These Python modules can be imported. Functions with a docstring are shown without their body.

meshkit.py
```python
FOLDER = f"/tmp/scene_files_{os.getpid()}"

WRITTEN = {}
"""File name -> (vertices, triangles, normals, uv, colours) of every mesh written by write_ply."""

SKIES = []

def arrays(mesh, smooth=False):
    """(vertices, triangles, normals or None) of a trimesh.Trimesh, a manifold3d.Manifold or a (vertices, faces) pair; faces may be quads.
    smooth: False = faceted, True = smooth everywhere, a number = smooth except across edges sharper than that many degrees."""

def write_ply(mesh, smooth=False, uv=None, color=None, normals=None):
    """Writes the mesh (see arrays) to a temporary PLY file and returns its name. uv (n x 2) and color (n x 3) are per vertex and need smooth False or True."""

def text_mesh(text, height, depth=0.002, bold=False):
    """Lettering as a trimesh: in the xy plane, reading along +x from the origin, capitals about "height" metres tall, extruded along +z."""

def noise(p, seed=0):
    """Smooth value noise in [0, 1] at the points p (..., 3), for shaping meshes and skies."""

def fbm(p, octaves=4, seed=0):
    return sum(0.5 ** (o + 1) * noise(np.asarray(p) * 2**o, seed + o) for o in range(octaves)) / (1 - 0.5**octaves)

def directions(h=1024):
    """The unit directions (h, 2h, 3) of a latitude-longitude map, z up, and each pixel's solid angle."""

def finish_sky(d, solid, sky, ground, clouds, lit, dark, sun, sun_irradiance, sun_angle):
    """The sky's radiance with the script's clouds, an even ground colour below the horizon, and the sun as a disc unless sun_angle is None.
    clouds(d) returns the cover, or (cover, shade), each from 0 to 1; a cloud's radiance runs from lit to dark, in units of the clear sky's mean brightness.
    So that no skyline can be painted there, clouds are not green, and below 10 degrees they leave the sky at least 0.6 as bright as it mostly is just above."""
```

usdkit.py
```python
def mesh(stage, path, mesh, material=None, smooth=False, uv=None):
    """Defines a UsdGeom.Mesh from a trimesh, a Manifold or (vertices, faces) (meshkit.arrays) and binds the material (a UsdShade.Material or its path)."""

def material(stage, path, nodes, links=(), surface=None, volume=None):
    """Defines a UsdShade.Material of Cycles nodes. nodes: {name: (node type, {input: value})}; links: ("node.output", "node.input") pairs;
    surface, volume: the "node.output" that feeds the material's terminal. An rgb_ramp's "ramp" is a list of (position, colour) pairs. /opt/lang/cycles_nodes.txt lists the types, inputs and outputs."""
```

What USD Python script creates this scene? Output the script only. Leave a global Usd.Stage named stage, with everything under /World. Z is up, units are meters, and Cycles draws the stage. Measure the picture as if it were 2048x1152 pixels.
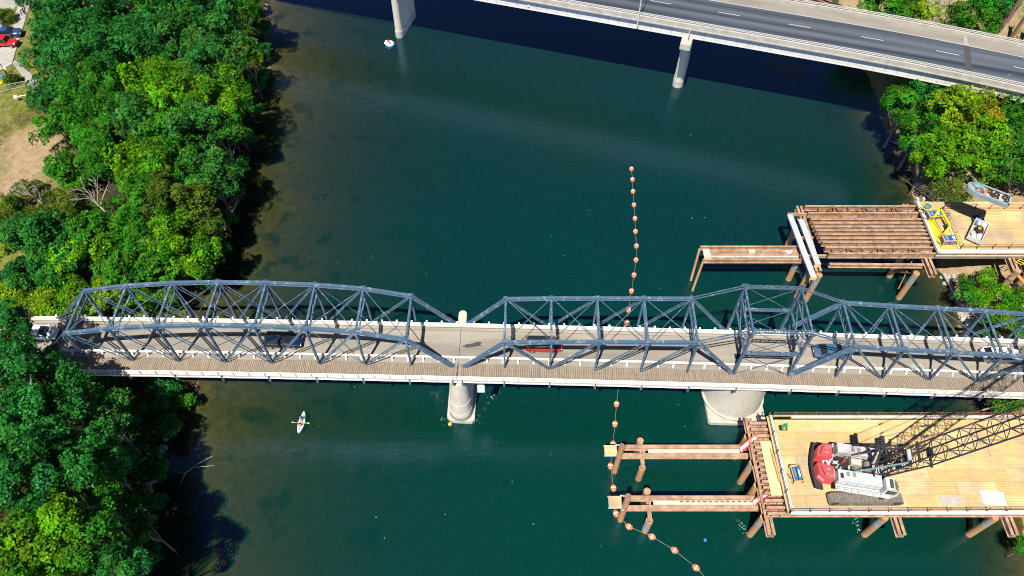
import math
import numpy as np
import trimesh
import usdkit
import meshkit
from pxr import Usd, UsdGeom, UsdLux, UsdShade, Gf, Sdf, Vt

stage = Usd.Stage.CreateInMemory()
UsdGeom.SetStageUpAxis(stage, UsdGeom.Tokens.z)
UsdGeom.SetStageMetersPerUnit(stage, 1.0)
UsdGeom.Xform.Define(stage, '/World')
UsdGeom.Scope.Define(stage, '/World/Looks')

# ---------------------------------------------------------------- camera, sky, sun, exposure
CAM_H, FPX, PITCH = 94.0, 1493.0, math.radians(54.0)      # drone height above the river, focal length in photo pixels, tilt below the horizon
cam = UsdGeom.Camera.Define(stage, '/World/camera')
cam.CreateHorizontalApertureAttr(36.0)
cam.CreateVerticalApertureAttr(20.25)
cam.CreateFocalLengthAttr(36.0 * FPX / 2048.0)
cam.CreateClippingRangeAttr(Gf.Vec2f(1.0, 5000.0))
cam.AddTranslateOp().Set(Gf.Vec3d(0, 0, CAM_H))
cam.AddRotateXOp().Set(90.0 - math.degrees(PITCH))
cam.CreateExposureAttr(0.85)

SUN_TO = np.array([-0.20, -0.497, 1.0]); SUN_TO /= np.linalg.norm(SUN_TO)   # towards the sun
sun_el = math.asin(SUN_TO[2]); sun_rot = math.atan2(SUN_TO[0], SUN_TO[1])
usdkit.material(stage, '/World/Looks/sky_look', {
    'sky': ('sky_texture', {'sky_type': 'single_scattering', 'sun_disc': False, 'sun_elevation': sun_el, 'sun_rotation': sun_rot, 'altitude': 900.0, 'air_density': 0.62, 'aerosol_density': 0.25, 'ozone_density': 3.0}),
    'bg': ('background_shader', {'strength': 0.05})}, [('sky.color', 'bg.color')], surface='bg.background')
dome = UsdLux.DomeLight.Define(stage, '/World/sky')
UsdShade.MaterialBindingAPI.Apply(dome.GetPrim()).Bind(UsdShade.Material.Get(stage, '/World/Looks/sky_look'))
sun = UsdLux.DistantLight.Define(stage, '/World/sun')
sun.CreateIntensityAttr(1.25); sun.CreateAngleAttr(0.5); sun.CreateNormalizeAttr(True)
sun.CreateColorAttr(Gf.Vec3f(1.0, 0.93, 0.82))
zax = Gf.Vec3d(*map(float, SUN_TO))
xax = Gf.Cross(Gf.Vec3d(0, 0, 1), zax).GetNormalized(); yax = Gf.Cross(zax, xax)
sun.AddTransformOp().Set(Gf.Matrix4d(xax[0], xax[1], xax[2], 0, yax[0], yax[1], yax[2], 0, zax[0], zax[1], zax[2], 0, 0, 0, 150, 1))

# ---------------------------------------------------------------- helpers
UP = np.array([0, 0, 1.0])


def survey(px, py, z=0.0):
    """World point at height z that the drone photograph shows at pixel (px, py): single-image survey of the place."""
    r = np.array([(px - 1024) / FPX, math.cos(PITCH) - (py - 576) / FPX * math.sin(PITCH), -math.sin(PITCH) - (py - 576) / FPX * math.cos(PITCH)])
    t = (z - CAM_H) / r[2]
    return np.array([r[0] * t, r[1] * t, z])


def unit(a):
    a = np.asarray(a, float)
    return a / (np.linalg.norm(a) + 1e-12)


BOXF = np.array([[0, 2, 1], [1, 2, 3], [4, 5, 6], [5, 7, 6], [0, 1, 4], [1, 5, 4], [2, 6, 3], [3, 6, 7], [0, 4, 2], [2, 4, 6], [1, 3, 5], [3, 7, 5]])
BOXV = np.array([[x, y, z] for x in (-.5, .5) for y in (-.5, .5) for z in (-.5, .5)])
BOXF = np.array([[0, 1, 3], [0, 3, 2], [4, 6, 7], [4, 7, 5], [0, 4, 5], [0, 5, 1], [2, 3, 7], [2, 7, 6], [0, 2, 6], [0, 6, 4], [1, 5, 7], [1, 7, 3]])


class MB:
    """Collects shapes into one mesh."""

    def __init__(self):
        self.v, self.f, self.n = [], [], 0

    def add(self, v, f):
        v = np.asarray(v, float)
        self.v.append(v); self.f.append(np.asarray(f, int) + self.n); self.n += len(v)
        return self

    def box(self, c, size, rz=0.0, R=None):
        v = BOXV * np.asarray(size, float)
        if R is not None:
            v = v @ np.asarray(R).T
        elif rz:
            cs, sn = math.cos(rz), math.sin(rz)
            v = np.stack([v[:, 0] * cs - v[:, 1] * sn, v[:, 0] * sn + v[:, 1] * cs, v[:, 2]], 1)
        return self.add(v + np.asarray(c, float), BOXF)

    def beam(self, p0, p1, w, h, up=UP, off=(0, 0)):
        """A bar from p0 to p1, w across, h along 'up'; off shifts it (sideways, upwards)."""
        p0, p1 = np.asarray(p0, float), np.asarray(p1, float)
        a = unit(p1 - p0); L = np.linalg.norm(p1 - p0)
        s = np.cross(a, up)
        if np.linalg.norm(s) < 1e-6:
            s = np.cross(a, [1, 0, 0])
        s = unit(s); u = np.cross(s, a)
        v = BOXV * [L, w, h]
        v = v[:, :1] * a + v[:, 1:2] * s + v[:, 2:] * u + (p0 + p1) / 2 + s * off[0] + u * off[1]
        return self.add(v, BOXF)

    def ibeam(self, p0, p1, h, bf, tf=0.05, tw=0.04, up=UP):
        """Top of the section on the line p0-p1."""
        self.beam(p0, p1, bf, tf, up, (0, -tf / 2))
        self.beam(p0, p1, bf, tf, up, (0, -h + tf / 2))
        return self.beam(p0, p1, tw, h - 2 * tf, up, (0, -h / 2))

    def tube(self, p0, p1, r0, r1=None, n=8, caps=True):
        r1 = r0 if r1 is None else r1
        p0, p1 = np.asarray(p0, float), np.asarray(p1, float)
        a = unit(p1 - p0); s = np.cross(a, UP)
        s = unit(s if np.linalg.norm(s) > 1e-6 else np.array([1.0, 0, 0])); u = np.cross(s, a)
        t = np.arange(n) * 2 * math.pi / n
        ring = np.cos(t)[:, None] * s + np.sin(t)[:, None] * u
        v = np.vstack([p0 + ring * r0, p1 + ring * r1])
        i = np.arange(n); j = (i + 1) % n
        f = [np.stack([i, i + n, j], 1), np.stack([j, i + n, j + n], 1)]
        if caps:
            v = np.vstack([v, p0, p1])
            f += [np.stack([i, j, np.full(n, 2 * n)], 1), np.stack([j + n, i + n, np.full(n, 2 * n + 1)], 1)]
        return self.add(v, np.vstack(f))

    def path(self, pts, r, n=6):
        for a, b in zip(pts[:-1], pts[1:]):
            self.tube(a, b, r, n=n)
        return self

    def ring(self, c, R, r, axis=UP, n=18, m=8, sq=1.0):
        axis = unit(axis); s = unit(np.cross(axis, [0.3, 0.9, 0.1])); u = np.cross(axis, s)
        t = np.arange(n) * 2 * math.pi / n; q = np.arange(m) * 2 * math.pi / m
        d = np.cos(t)[:, None] * s + np.sin(t)[:, None] * u
        v = (np.asarray(c) + d[:, None] * (R + r * np.cos(q)[None, :, None]) + (axis * sq) * (r * np.sin(q))[None, :, None]).reshape(-1, 3)
        i, j = np.meshgrid(np.arange(n), np.arange(m), indexing='ij')
        a, b = (i * m + j).ravel(), (i * m + (j + 1) % m).ravel()
        c2, d2 = (((i + 1) % n) * m + j).ravel(), (((i + 1) % n) * m + (j + 1) % m).ravel()
        return self.add(v, np.vstack([np.stack([a, c2, b], 1), np.stack([b, c2, d2], 1)]))

    def prism(self, poly, z0, z1, top_scale=1.0):
        """Convex or star-shaped outline (anticlockwise), extruded."""
        p = np.asarray(poly, float); n = len(p); c = p.mean(0); q = c + (p - c) * top_scale
        v = np.vstack([np.c_[p, np.full(n, z0)], np.c_[q, np.full(n, z1)], [[*c, z0]], [[*c, z1]]])
        i = np.arange(n); j = (i + 1) % n
        return self.add(v, np.vstack([np.stack([i, j, i + n], 1), np.stack([j, j + n, i + n], 1), np.stack([j, i, np.full(n, 2 * n)], 1), np.stack([i + n, j + n, np.full(n, 2 * n + 1)], 1)]))

    def loft(self, rings, caps=True):
        """rings: k x m x 3, closed around m."""
        r = np.asarray(rings, float); k, m = r.shape[:2]
        i, j = np.meshgrid(np.arange(k - 1), np.arange(m), indexing='ij')
        a, b, c, d = (i * m + j).ravel(), (i * m + (j + 1) % m).ravel(), ((i + 1) * m + j).ravel(), ((i + 1) * m + (j + 1) % m).ravel()
        v = r.reshape(-1, 3); f = [np.stack([a, b, c], 1), np.stack([b, d, c], 1)]
        if caps:
            v = np.vstack([v, r[0].mean(0), r[-1].mean(0)]); q = np.arange(m); w = (q + 1) % m
            f += [np.stack([w, q, np.full(m, k * m)], 1), np.stack([(k - 1) * m + q, (k - 1) * m + w, np.full(m, k * m + 1)], 1)]
        return self.add(v, np.vstack(f))

    def blob(self, c, r, seed=0, sub=1, rough=0.25):
        m = trimesh.creation.icosphere(sub, 1.0); v = np.array(m.vertices)
        v *= (1 - rough / 2 + rough * meshkit.noise(v * 1.7 + seed * 3.1, seed))[:, None]
        return self.add(v * np.asarray(r, float) + np.asarray(c, float), m.faces)

    def arrays(self):
        return np.vstack(self.v), np.vstack(self.f)

    def moved(self, loc=(0, 0, 0), rz=0.0):
        cs, sn = math.cos(rz), math.sin(rz)
        R = np.array([[cs, -sn, 0], [sn, cs, 0], [0, 0, 1]])
        self.v = [v @ R.T + np.asarray(loc, float) for v in self.v]
        return self


def free_path(name, parent=None):
    base = (str(parent.GetPath()) if parent is not None else '/World') + '/'
    if not stage.GetPrimAtPath(base + name):
        return base + name
    k = NAMES.get(base + name, 0) + 1
    while stage.GetPrimAtPath(f'{base}{name}_{k:03d}'):
        k += 1
    NAMES[base + name] = k
    return f'{base}{name}_{k:03d}'


NAMES = {}


def tag(p, label=None, category=None, group=None, kind=None):
    p = p.GetPrim() if hasattr(p, 'GetPrim') else p
    for k, v in (('label', label), ('category', category), ('group', group), ('kind', kind)):
        if v:
            p.SetCustomDataByKey(k, v)
    return p


def obj(name, mesh, material, parent=None, smooth=False, label=None, category=None, group=None, kind=None, tint=None):
    if isinstance(mesh, MB):
        mesh = mesh.arrays()
    m = usdkit.mesh(stage, free_path(name, parent), mesh, M[material], smooth)
    if tint is not None:
        UsdGeom.PrimvarsAPI(m).CreatePrimvar('tint', Sdf.ValueTypeNames.FloatArray, 'vertex').Set(Vt.FloatArray.FromNumpy(np.asarray(tint, np.float32)))
    return tag(m, label, category, group, kind)


def thing(name, label, category, loc=(0, 0, 0), rz=0.0, group=None):
    x = UsdGeom.Xform.Define(stage, free_path(name))
    x.AddTranslateOp().Set(Gf.Vec3d(*map(float, loc)))
    if rz:
        x.AddRotateZOp().Set(math.degrees(rz))
    return tag(x, label, category, group)


def copy_of(src, loc, rz=0.0, label=None, group=None, scale=None, name=None):
    was = src.GetCustomData()
    x = UsdGeom.Xform.Define(stage, free_path(name or src.GetName().split('_0')[0]))
    x.AddTranslateOp().Set(Gf.Vec3d(*map(float, loc)))
    x.AddRotateZOp().Set(math.degrees(rz))
    p = x.GetPrim()
    p.GetReferences().AddInternalReference(src.GetPath())
    p.SetInstanceable(True)
    return tag(p, label or was.get('label'), was.get('category'), group or was.get('group'))
# ---------------------------------------------------------------- materials
M = {}


def mat(name, color, rough=0.6, metallic=0.0, color2=None, scale=3.0, detail=4.0, contrast=(0.35, 0.65), bump=0.0, bump_scale=None, stretch=None, coat=0.0, spec=0.5, rotz=0.0):
    nodes = {'p': ('principled_bsdf', {'base_color': color, 'roughness': rough, 'metallic': metallic, 'coat_weight': coat, 'specular_ior_level': spec})}
    links = []
    if color2 is not None or bump:
        nodes['g'] = ('geometry', {})
        nodes['map'] = ('mapping', {'scale': stretch or (1, 1, 1)})
        nodes['turn'] = ('mapping', {'rotation': (0, 0, rotz)})
        links += [('g.position', 'turn.vector'), ('turn.vector', 'map.vector')]
    if color2 is not None:
        nodes['n'] = ('noise_texture', {'scale': scale, 'detail': detail, 'roughness': 0.6})
        nodes['r'] = ('rgb_ramp', {'ramp': [(contrast[0], color), (contrast[1], color2)]})
        links += [('map.vector', 'n.vector'), ('n.fac', 'r.fac'), ('r.color', 'p.base_color')]
    if bump:
        nodes['nb'] = ('noise_texture', {'scale': bump_scale or scale * 4, 'detail': 3.0})
        nodes['b'] = ('bump', {'strength': min(1.0, bump), 'distance': 0.05})
        links += [('map.vector', 'nb.vector'), ('nb.fac', 'b.height'), ('b.normal', 'p.normal')]
    M[name] = usdkit.material(stage, '/World/Looks/' + name, nodes, links, surface='p.BSDF')


# painted bridge steel, dull blue grey with paler worn patches
mat('bridge_steel', (0.056, 0.104, 0.165), 0.40, color2=(0.36, 0.42, 0.48), scale=1.5, detail=10, contrast=(0.54, 0.82))
mat('bridge_steel_dark', (0.06, 0.10, 0.13), 0.55, color2=(0.13, 0.17, 0.20), scale=1.6, detail=6)
mat('white_paint', (0.74, 0.72, 0.70), 0.5, color2=(0.52, 0.47, 0.42), scale=1.1, detail=7, contrast=(0.5, 0.82))
mat('fascia_grey', (0.36, 0.345, 0.335), 0.7, color2=(0.30, 0.28, 0.26), scale=0.9, detail=7)
mat('deck_concrete', (0.165, 0.152, 0.133), 0.85, color2=(0.255, 0.232, 0.198), scale=0.42, detail=10, stretch=(0.22, 1.4, 1), bump=0.2, bump_scale=9)
mat('pier_concrete', (0.46, 0.425, 0.35), 0.9, color2=(0.29, 0.255, 0.195), scale=0.8, detail=9, stretch=(1, 1, 0.45), contrast=(0.50, 0.85), bump=0.35, bump_scale=4)
mat('wet_concrete', (0.27, 0.25, 0.19), 0.8, color2=(0.17, 0.165, 0.11), scale=1.2, detail=8)
mat('pad_concrete', (0.42, 0.395, 0.35), 0.9, color2=(0.26, 0.24, 0.20), scale=1.2, detail=9, contrast=(0.4, 0.75), bump=0.35, bump_scale=5)
mat('walk_plank', (0.175, 0.142, 0.108), 0.85, color2=(0.275, 0.225, 0.172), scale=1.2, detail=6, stretch=(4.5, 0.5, 1), contrast=(0.35, 0.7))
mat('asphalt', (0.050, 0.052, 0.060), 0.9, color2=(0.085, 0.088, 0.095), scale=0.8, detail=8, bump=0.25, bump_scale=14)
mat('patch_dark', (0.045, 0.045, 0.05), 0.9)
mat('patch_pale', (0.30, 0.28, 0.25), 0.9, color2=(0.25, 0.23, 0.2), scale=2)
mat('sidewalk', (0.34, 0.33, 0.31), 0.9, color2=(0.27, 0.26, 0.24), scale=0.6, detail=8, bump=0.15)
mat('road_gray', (0.22, 0.22, 0.21), 0.9, color2=(0.28, 0.27, 0.25), scale=0.5, detail=8)
mat('line_white', (0.78, 0.78, 0.76), 0.6)
mat('worn_line', (0.46, 0.46, 0.45), 0.7)
# highway lanes: asphalt with dark wheel paths along the road
mat('highway_asphalt', (0.014, 0.023, 0.040), 0.8, color2=(0.078, 0.094, 0.122), scale=0.75, detail=3, stretch=(0.012, 1.0, 1.0), rotz=math.radians(16.8), contrast=(0.32, 0.68))
mat('highway_shoulder', (0.225, 0.21, 0.185), 0.9, color2=(0.165, 0.155, 0.14), scale=0.5, detail=8, stretch=(0.2, 1, 1), rotz=math.radians(16.8), bump=0.2)
mat('highway_concrete', (0.40, 0.38, 0.34), 0.9, color2=(0.27, 0.255, 0.225), scale=0.9, detail=9, contrast=(0.4, 0.75))
mat('girder_paint', (0.10, 0.19, 0.22), 0.5, color2=(0.14, 0.23, 0.25), scale=0.6, detail=5)
mat('flange_pale', (0.62, 0.61, 0.58), 0.7, color2=(0.52, 0.50, 0.47), scale=0.7)
mat('rail_metal', (0.55, 0.55, 0.54), 0.45, metallic=0.2)
# construction steel and timber
mat('rust_steel', (0.23, 0.132, 0.082), 0.75, color2=(0.41, 0.275, 0.185), scale=1.1, detail=8, contrast=(0.38, 0.68), bump=0.15)
mat('rust_dark', (0.13, 0.075, 0.055), 0.8, color2=(0.20, 0.12, 0.085), scale=1.2, detail=7)
mat('pile_rust', (0.42, 0.215, 0.085), 0.75, color2=(0.27, 0.145, 0.07), scale=0.9, detail=8, contrast=(0.4, 0.7), stretch=(1, 1, 0.5))
mat('pile_grey', (0.20, 0.19, 0.18), 0.75, color2=(0.29, 0.26, 0.22), scale=1.5, detail=7)
mat('galvanized', (0.52, 0.55, 0.58), 0.45, metallic=0.25, color2=(0.42, 0.45, 0.49), scale=2.0)
for i, (a, b) in enumerate([((0.440, 0.294, 0.125), (0.560, 0.397, 0.185)), ((0.520, 0.360, 0.163), (0.430, 0.283, 0.116)), ((0.470, 0.330, 0.155), (0.560, 0.422, 0.215)), ((0.400, 0.258, 0.103), (0.500, 0.340, 0.150)), ((0.550, 0.412, 0.211), (0.460, 0.319, 0.142))]):
    # sawn timber: grain along the boards, with grey tracked-in dirt in broad soft patches
    M[f'timber_mat_{i}'] = usdkit.material(stage, f'/World/Looks/timber_mat_{i}', {
        'g': ('geometry', {}), 'mp': ('mapping', {'scale': (0.4, 3.5, 1)}), 'n': ('noise_texture', {'scale': 1.0, 'detail': 8.0, 'roughness': 0.6}), 'r': ('rgb_ramp', {'ramp': [(0.3, a), (0.7, b)]}),
        'n2': ('noise_texture', {'scale': 0.13, 'detail': 7.0, 'roughness': 0.65}), 'r2': ('rgb_ramp', {'ramp': [(0.47, (0, 0, 0)), (0.62, (0.75, 0.75, 0.75))]}), 'bw': ('rgb_to_bw', {}), 'mx': ('mix_color', {'blend_type': 'mix', 'b': (0.25, 0.205, 0.16)}),
        'w': ('wave_texture', {'bands_direction': 'y', 'scale': 1.05, 'distortion': 0.4, 'detail': 1.0}), 'b': ('bump', {'strength': 0.5, 'distance': 0.03}), 'p': ('principled_bsdf', {'roughness': 0.85})},
        [('g.position', 'mp.vector'), ('mp.vector', 'n.vector'), ('n.fac', 'r.fac'), ('g.position', 'n2.vector'), ('n2.fac', 'r2.fac'), ('r2.color', 'bw.color'), ('bw.val', 'mx.fac'), ('r.color', 'mx.a'), ('mx.result', 'p.base_color'),
         ('g.position', 'w.vector'), ('w.fac', 'b.height'), ('b.normal', 'p.normal')], surface='p.BSDF')
mat('plywood', (0.62, 0.50, 0.26), 0.85, color2=(0.54, 0.42, 0.20), scale=0.8, detail=6)
mat('plate_pale', (0.52, 0.47, 0.40), 0.7, color2=(0.42, 0.36, 0.30), scale=0.9, detail=7)
mat('steel_plate', (0.31, 0.295, 0.265), 0.5, color2=(0.38, 0.365, 0.33), scale=1.0)
mat('plate_light', (0.46, 0.46, 0.48), 0.5)
mat('edge_white', (0.66, 0.68, 0.72), 0.5, color2=(0.55, 0.56, 0.58), scale=0.9)
# machines
mat('crane_white', (0.47, 0.48, 0.49), 0.4, color2=(0.36, 0.37, 0.37), scale=1.4, detail=7, contrast=(0.45, 0.8))
mat('crane_red', (0.62, 0.055, 0.065), 0.45, color2=(0.50, 0.06, 0.06), scale=1.5, detail=6)
mat('crane_black', (0.022, 0.024, 0.028), 0.5)
mat('track_steel', (0.11, 0.10, 0.088), 0.7, color2=(0.19, 0.165, 0.135), scale=2.0, detail=6)
mat('glass_dark', (0.015, 0.02, 0.024), 0.06, spec=0.8)
mat('glass_green', (0.05, 0.075, 0.05), 0.08, spec=0.8)
mat('grille_grey', (0.18, 0.18, 0.18), 0.6)
mat('yellow_paint', (0.72, 0.50, 0.012), 0.45, color2=(0.62, 0.42, 0.02), scale=2)
mat('blue_paint', (0.015, 0.11, 0.30), 0.4, color2=(0.03, 0.16, 0.38), scale=2.2)
mat('green_paint', (0.02, 0.26, 0.09), 0.45)
mat('orange_paint', (0.72, 0.17, 0.02), 0.5)
mat('red_paint', (0.62, 0.03, 0.04), 0.45)
mat('rubber', (0.018, 0.018, 0.02), 0.8)
mat('chrome', (0.6, 0.6, 0.62), 0.25, metallic=0.9)
mat('cloth_white', (0.72, 0.70, 0.67), 0.9)
mat('cloth_blue', (0.05, 0.15, 0.42), 0.9)
mat('cloth_red', (0.5, 0.05, 0.04), 0.9)
mat('skin', (0.42, 0.25, 0.17), 0.6)
mat('hair', (0.05, 0.03, 0.02), 0.8)
mat('boat_grey', (0.26, 0.315, 0.35), 0.45, color2=(0.20, 0.25, 0.28), scale=1.5)
mat('boat_floor', (0.42, 0.37, 0.32), 0.8, color2=(0.34, 0.29, 0.25), scale=2.5)
mat('kayak_white', (0.78, 0.76, 0.75), 0.35)
mat('raft_white', (0.76, 0.78, 0.80), 0.4)
mat('raft_blue', (0.10, 0.35, 0.60), 0.4)
mat('buoy_orange', (0.74, 0.16, 0.055), 0.45)
mat('buoy_band', (0.78, 0.70, 0.62), 0.45)
mat('rope', (0.25, 0.24, 0.21), 0.9)
mat('wood_pale', (0.42, 0.36, 0.28), 0.85, color2=(0.28, 0.22, 0.16), scale=3, detail=6)
mat('bark', (0.085, 0.062, 0.045), 0.9, color2=(0.14, 0.11, 0.085), scale=4, detail=6, stretch=(1, 1, 0.3))
mat('dead_wood', (0.40, 0.36, 0.32), 0.85, color2=(0.26, 0.22, 0.19), scale=3)
mat('rock', (0.34, 0.32, 0.29), 0.9, color2=(0.22, 0.205, 0.18), scale=1.6, detail=8, bump=0.4, bump_scale=5)
mat('foam', (0.75, 0.77, 0.76), 0.6)
mat('tail_red', (0.5, 0.01, 0.01), 0.3)
mat('lamp_clear', (0.7, 0.72, 0.75), 0.15)
for n, c, c2 in (('paint_navy', (0.004, 0.016, 0.045), None), ('paint_red', (0.42, 0.012, 0.016), None), ('paint_slate', (0.040, 0.095, 0.175), None), ('paint_white', (0.76, 0.77, 0.79), None), ('paint_blue', (0.02, 0.05, 0.15), None)):
    mat(n, c, 0.28, coat=0.6, spec=0.5)


def leaf_mat(name, dark, light, trans=0.35):
    M[name] = usdkit.material(stage, '/World/Looks/' + name, {
        'a': ('attribute', {'attribute': 'tint'}),
        'r': ('rgb_ramp', {'ramp': [(0.0, dark), (1.0, light)]}),
        'g': ('geometry', {}), 'nz': ('noise_texture', {'scale': 0.42, 'detail': 3.0}), 'hm': ('map_range', {'from_min': 0.3, 'from_max': 0.7, 'to_min': 0.525, 'to_max': 0.482}), 'vm': ('map_range', {'from_min': 0.35, 'from_max': 0.65, 'to_min': 1.15, 'to_max': 0.82}), 'hs': ('hsv', {}),
        'd': ('principled_bsdf', {'roughness': 0.6, 'specular_ior_level': 0.15}),
        't': ('translucent_bsdf', {}),
        'm': ('mix_closure', {'fac': trans})},
        [('a.fac', 'r.fac'), ('g.position', 'nz.vector'), ('nz.fac', 'hm.value'), ('nz.fac', 'vm.value'), ('hm.result', 'hs.hue'), ('vm.result', 'hs.value'), ('r.color', 'hs.color'), ('hs.color', 'd.base_color'), ('hs.color', 't.color'), ('d.BSDF', 'm.closure1'), ('t.BSDF', 'm.closure2')], surface='m.closure')


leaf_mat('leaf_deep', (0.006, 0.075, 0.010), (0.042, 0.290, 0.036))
leaf_mat('leaf_green', (0.012, 0.085, 0.004), (0.085, 0.33, 0.012))
leaf_mat('leaf_bright', (0.036, 0.13, 0.002), (0.185, 0.45, 0.006))
leaf_mat('leaf_lime', (0.09, 0.175, 0.002), (0.3, 0.46, 0.008))
leaf_mat('leaf_gold', (0.15, 0.15, 0.004), (0.35, 0.31, 0.012))
leaf_mat('leaf_teal', (0.01, 0.078, 0.012), (0.085, 0.3, 0.04))
leaf_mat('leaf_olive', (0.035, 0.08, 0.006), (0.16, 0.24, 0.022))
leaf_mat('leaf_grey', (0.075, 0.080, 0.050), (0.170, 0.170, 0.110))
leaf_mat('grass_blade', (0.055, 0.075, 0.015), (0.150, 0.145, 0.040), 0.2)

# ground: dry grass, bare tan soil and dark leaf litter (at the shore it paints tree shade) by large noise
M['ground'] = usdkit.material(stage, '/World/Looks/ground', {
    'g': ('geometry', {}), 'n1': ('noise_texture', {'scale': 0.09, 'detail': 6.0, 'roughness': 0.6}), 'n2': ('noise_texture', {'scale': 1.1, 'detail': 8.0, 'roughness': 0.7}),
    'a': ('attribute', {'attribute': 'tint'}),
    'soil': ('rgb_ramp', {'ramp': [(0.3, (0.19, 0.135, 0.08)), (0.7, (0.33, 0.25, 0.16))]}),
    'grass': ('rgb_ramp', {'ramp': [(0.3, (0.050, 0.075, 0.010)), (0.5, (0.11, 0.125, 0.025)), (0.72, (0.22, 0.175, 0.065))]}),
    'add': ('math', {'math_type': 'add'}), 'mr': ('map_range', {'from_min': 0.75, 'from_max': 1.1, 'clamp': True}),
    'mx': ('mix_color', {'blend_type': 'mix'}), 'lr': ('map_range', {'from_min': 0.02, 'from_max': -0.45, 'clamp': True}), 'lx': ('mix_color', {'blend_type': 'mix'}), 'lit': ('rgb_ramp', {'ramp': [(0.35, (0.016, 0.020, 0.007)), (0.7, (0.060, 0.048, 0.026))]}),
    'nb': ('noise_texture', {'scale': 5.0, 'detail': 4.0}), 'b': ('bump', {'strength': 0.5, 'distance': 0.12}),
    'p': ('principled_bsdf', {'roughness': 0.95, 'specular_ior_level': 0.1})},
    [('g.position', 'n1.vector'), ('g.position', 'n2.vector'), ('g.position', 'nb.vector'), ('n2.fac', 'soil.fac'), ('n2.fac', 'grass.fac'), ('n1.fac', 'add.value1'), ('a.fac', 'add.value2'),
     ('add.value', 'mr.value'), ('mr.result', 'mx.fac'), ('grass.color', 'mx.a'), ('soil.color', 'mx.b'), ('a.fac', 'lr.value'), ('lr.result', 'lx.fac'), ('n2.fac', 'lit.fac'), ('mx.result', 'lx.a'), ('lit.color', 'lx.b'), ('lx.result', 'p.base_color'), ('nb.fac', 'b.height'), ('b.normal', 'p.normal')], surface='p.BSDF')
# river bed: tan gravel and silt with dark weed
M['river_bed'] = usdkit.material(stage, '/World/Looks/river_bed', {
    'g': ('geometry', {}), 'n1': ('noise_texture', {'scale': 0.22, 'detail': 2.5, 'roughness': 0.5, 'distortion': 0.2}), 'n2': ('noise_texture', {'scale': 0.9, 'detail': 8.0, 'roughness': 0.7}),
    'silt': ('rgb_ramp', {'ramp': [(0.3, (0.14, 0.10, 0.045)), (0.7, (0.29, 0.22, 0.11))]}),
    'w': ('rgb_ramp', {'ramp': [(0.56, (0, 0, 0)), (0.66, (0.75, 0.75, 0.75))]}), 'bw': ('rgb_to_bw', {}),
    'mx': ('mix_color', {'blend_type': 'mix', 'b': (0.022, 0.045, 0.010)}),
    'nb': ('noise_texture', {'scale': 3.0, 'detail': 5.0}), 'b': ('bump', {'strength': 0.6, 'distance': 0.2}),
    'p': ('principled_bsdf', {'roughness': 0.9, 'specular_ior_level': 0.1})},
    [('g.position', 'n1.vector'), ('g.position', 'n2.vector'), ('g.position', 'nb.vector'), ('n2.fac', 'silt.fac'), ('n1.fac', 'w.fac'), ('w.color', 'bw.color'), ('bw.val', 'mx.fac'), ('silt.color', 'mx.a'),
     ('mx.result', 'p.base_color'), ('nb.fac', 'b.height'), ('b.normal', 'p.normal')], surface='p.BSDF')
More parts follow.
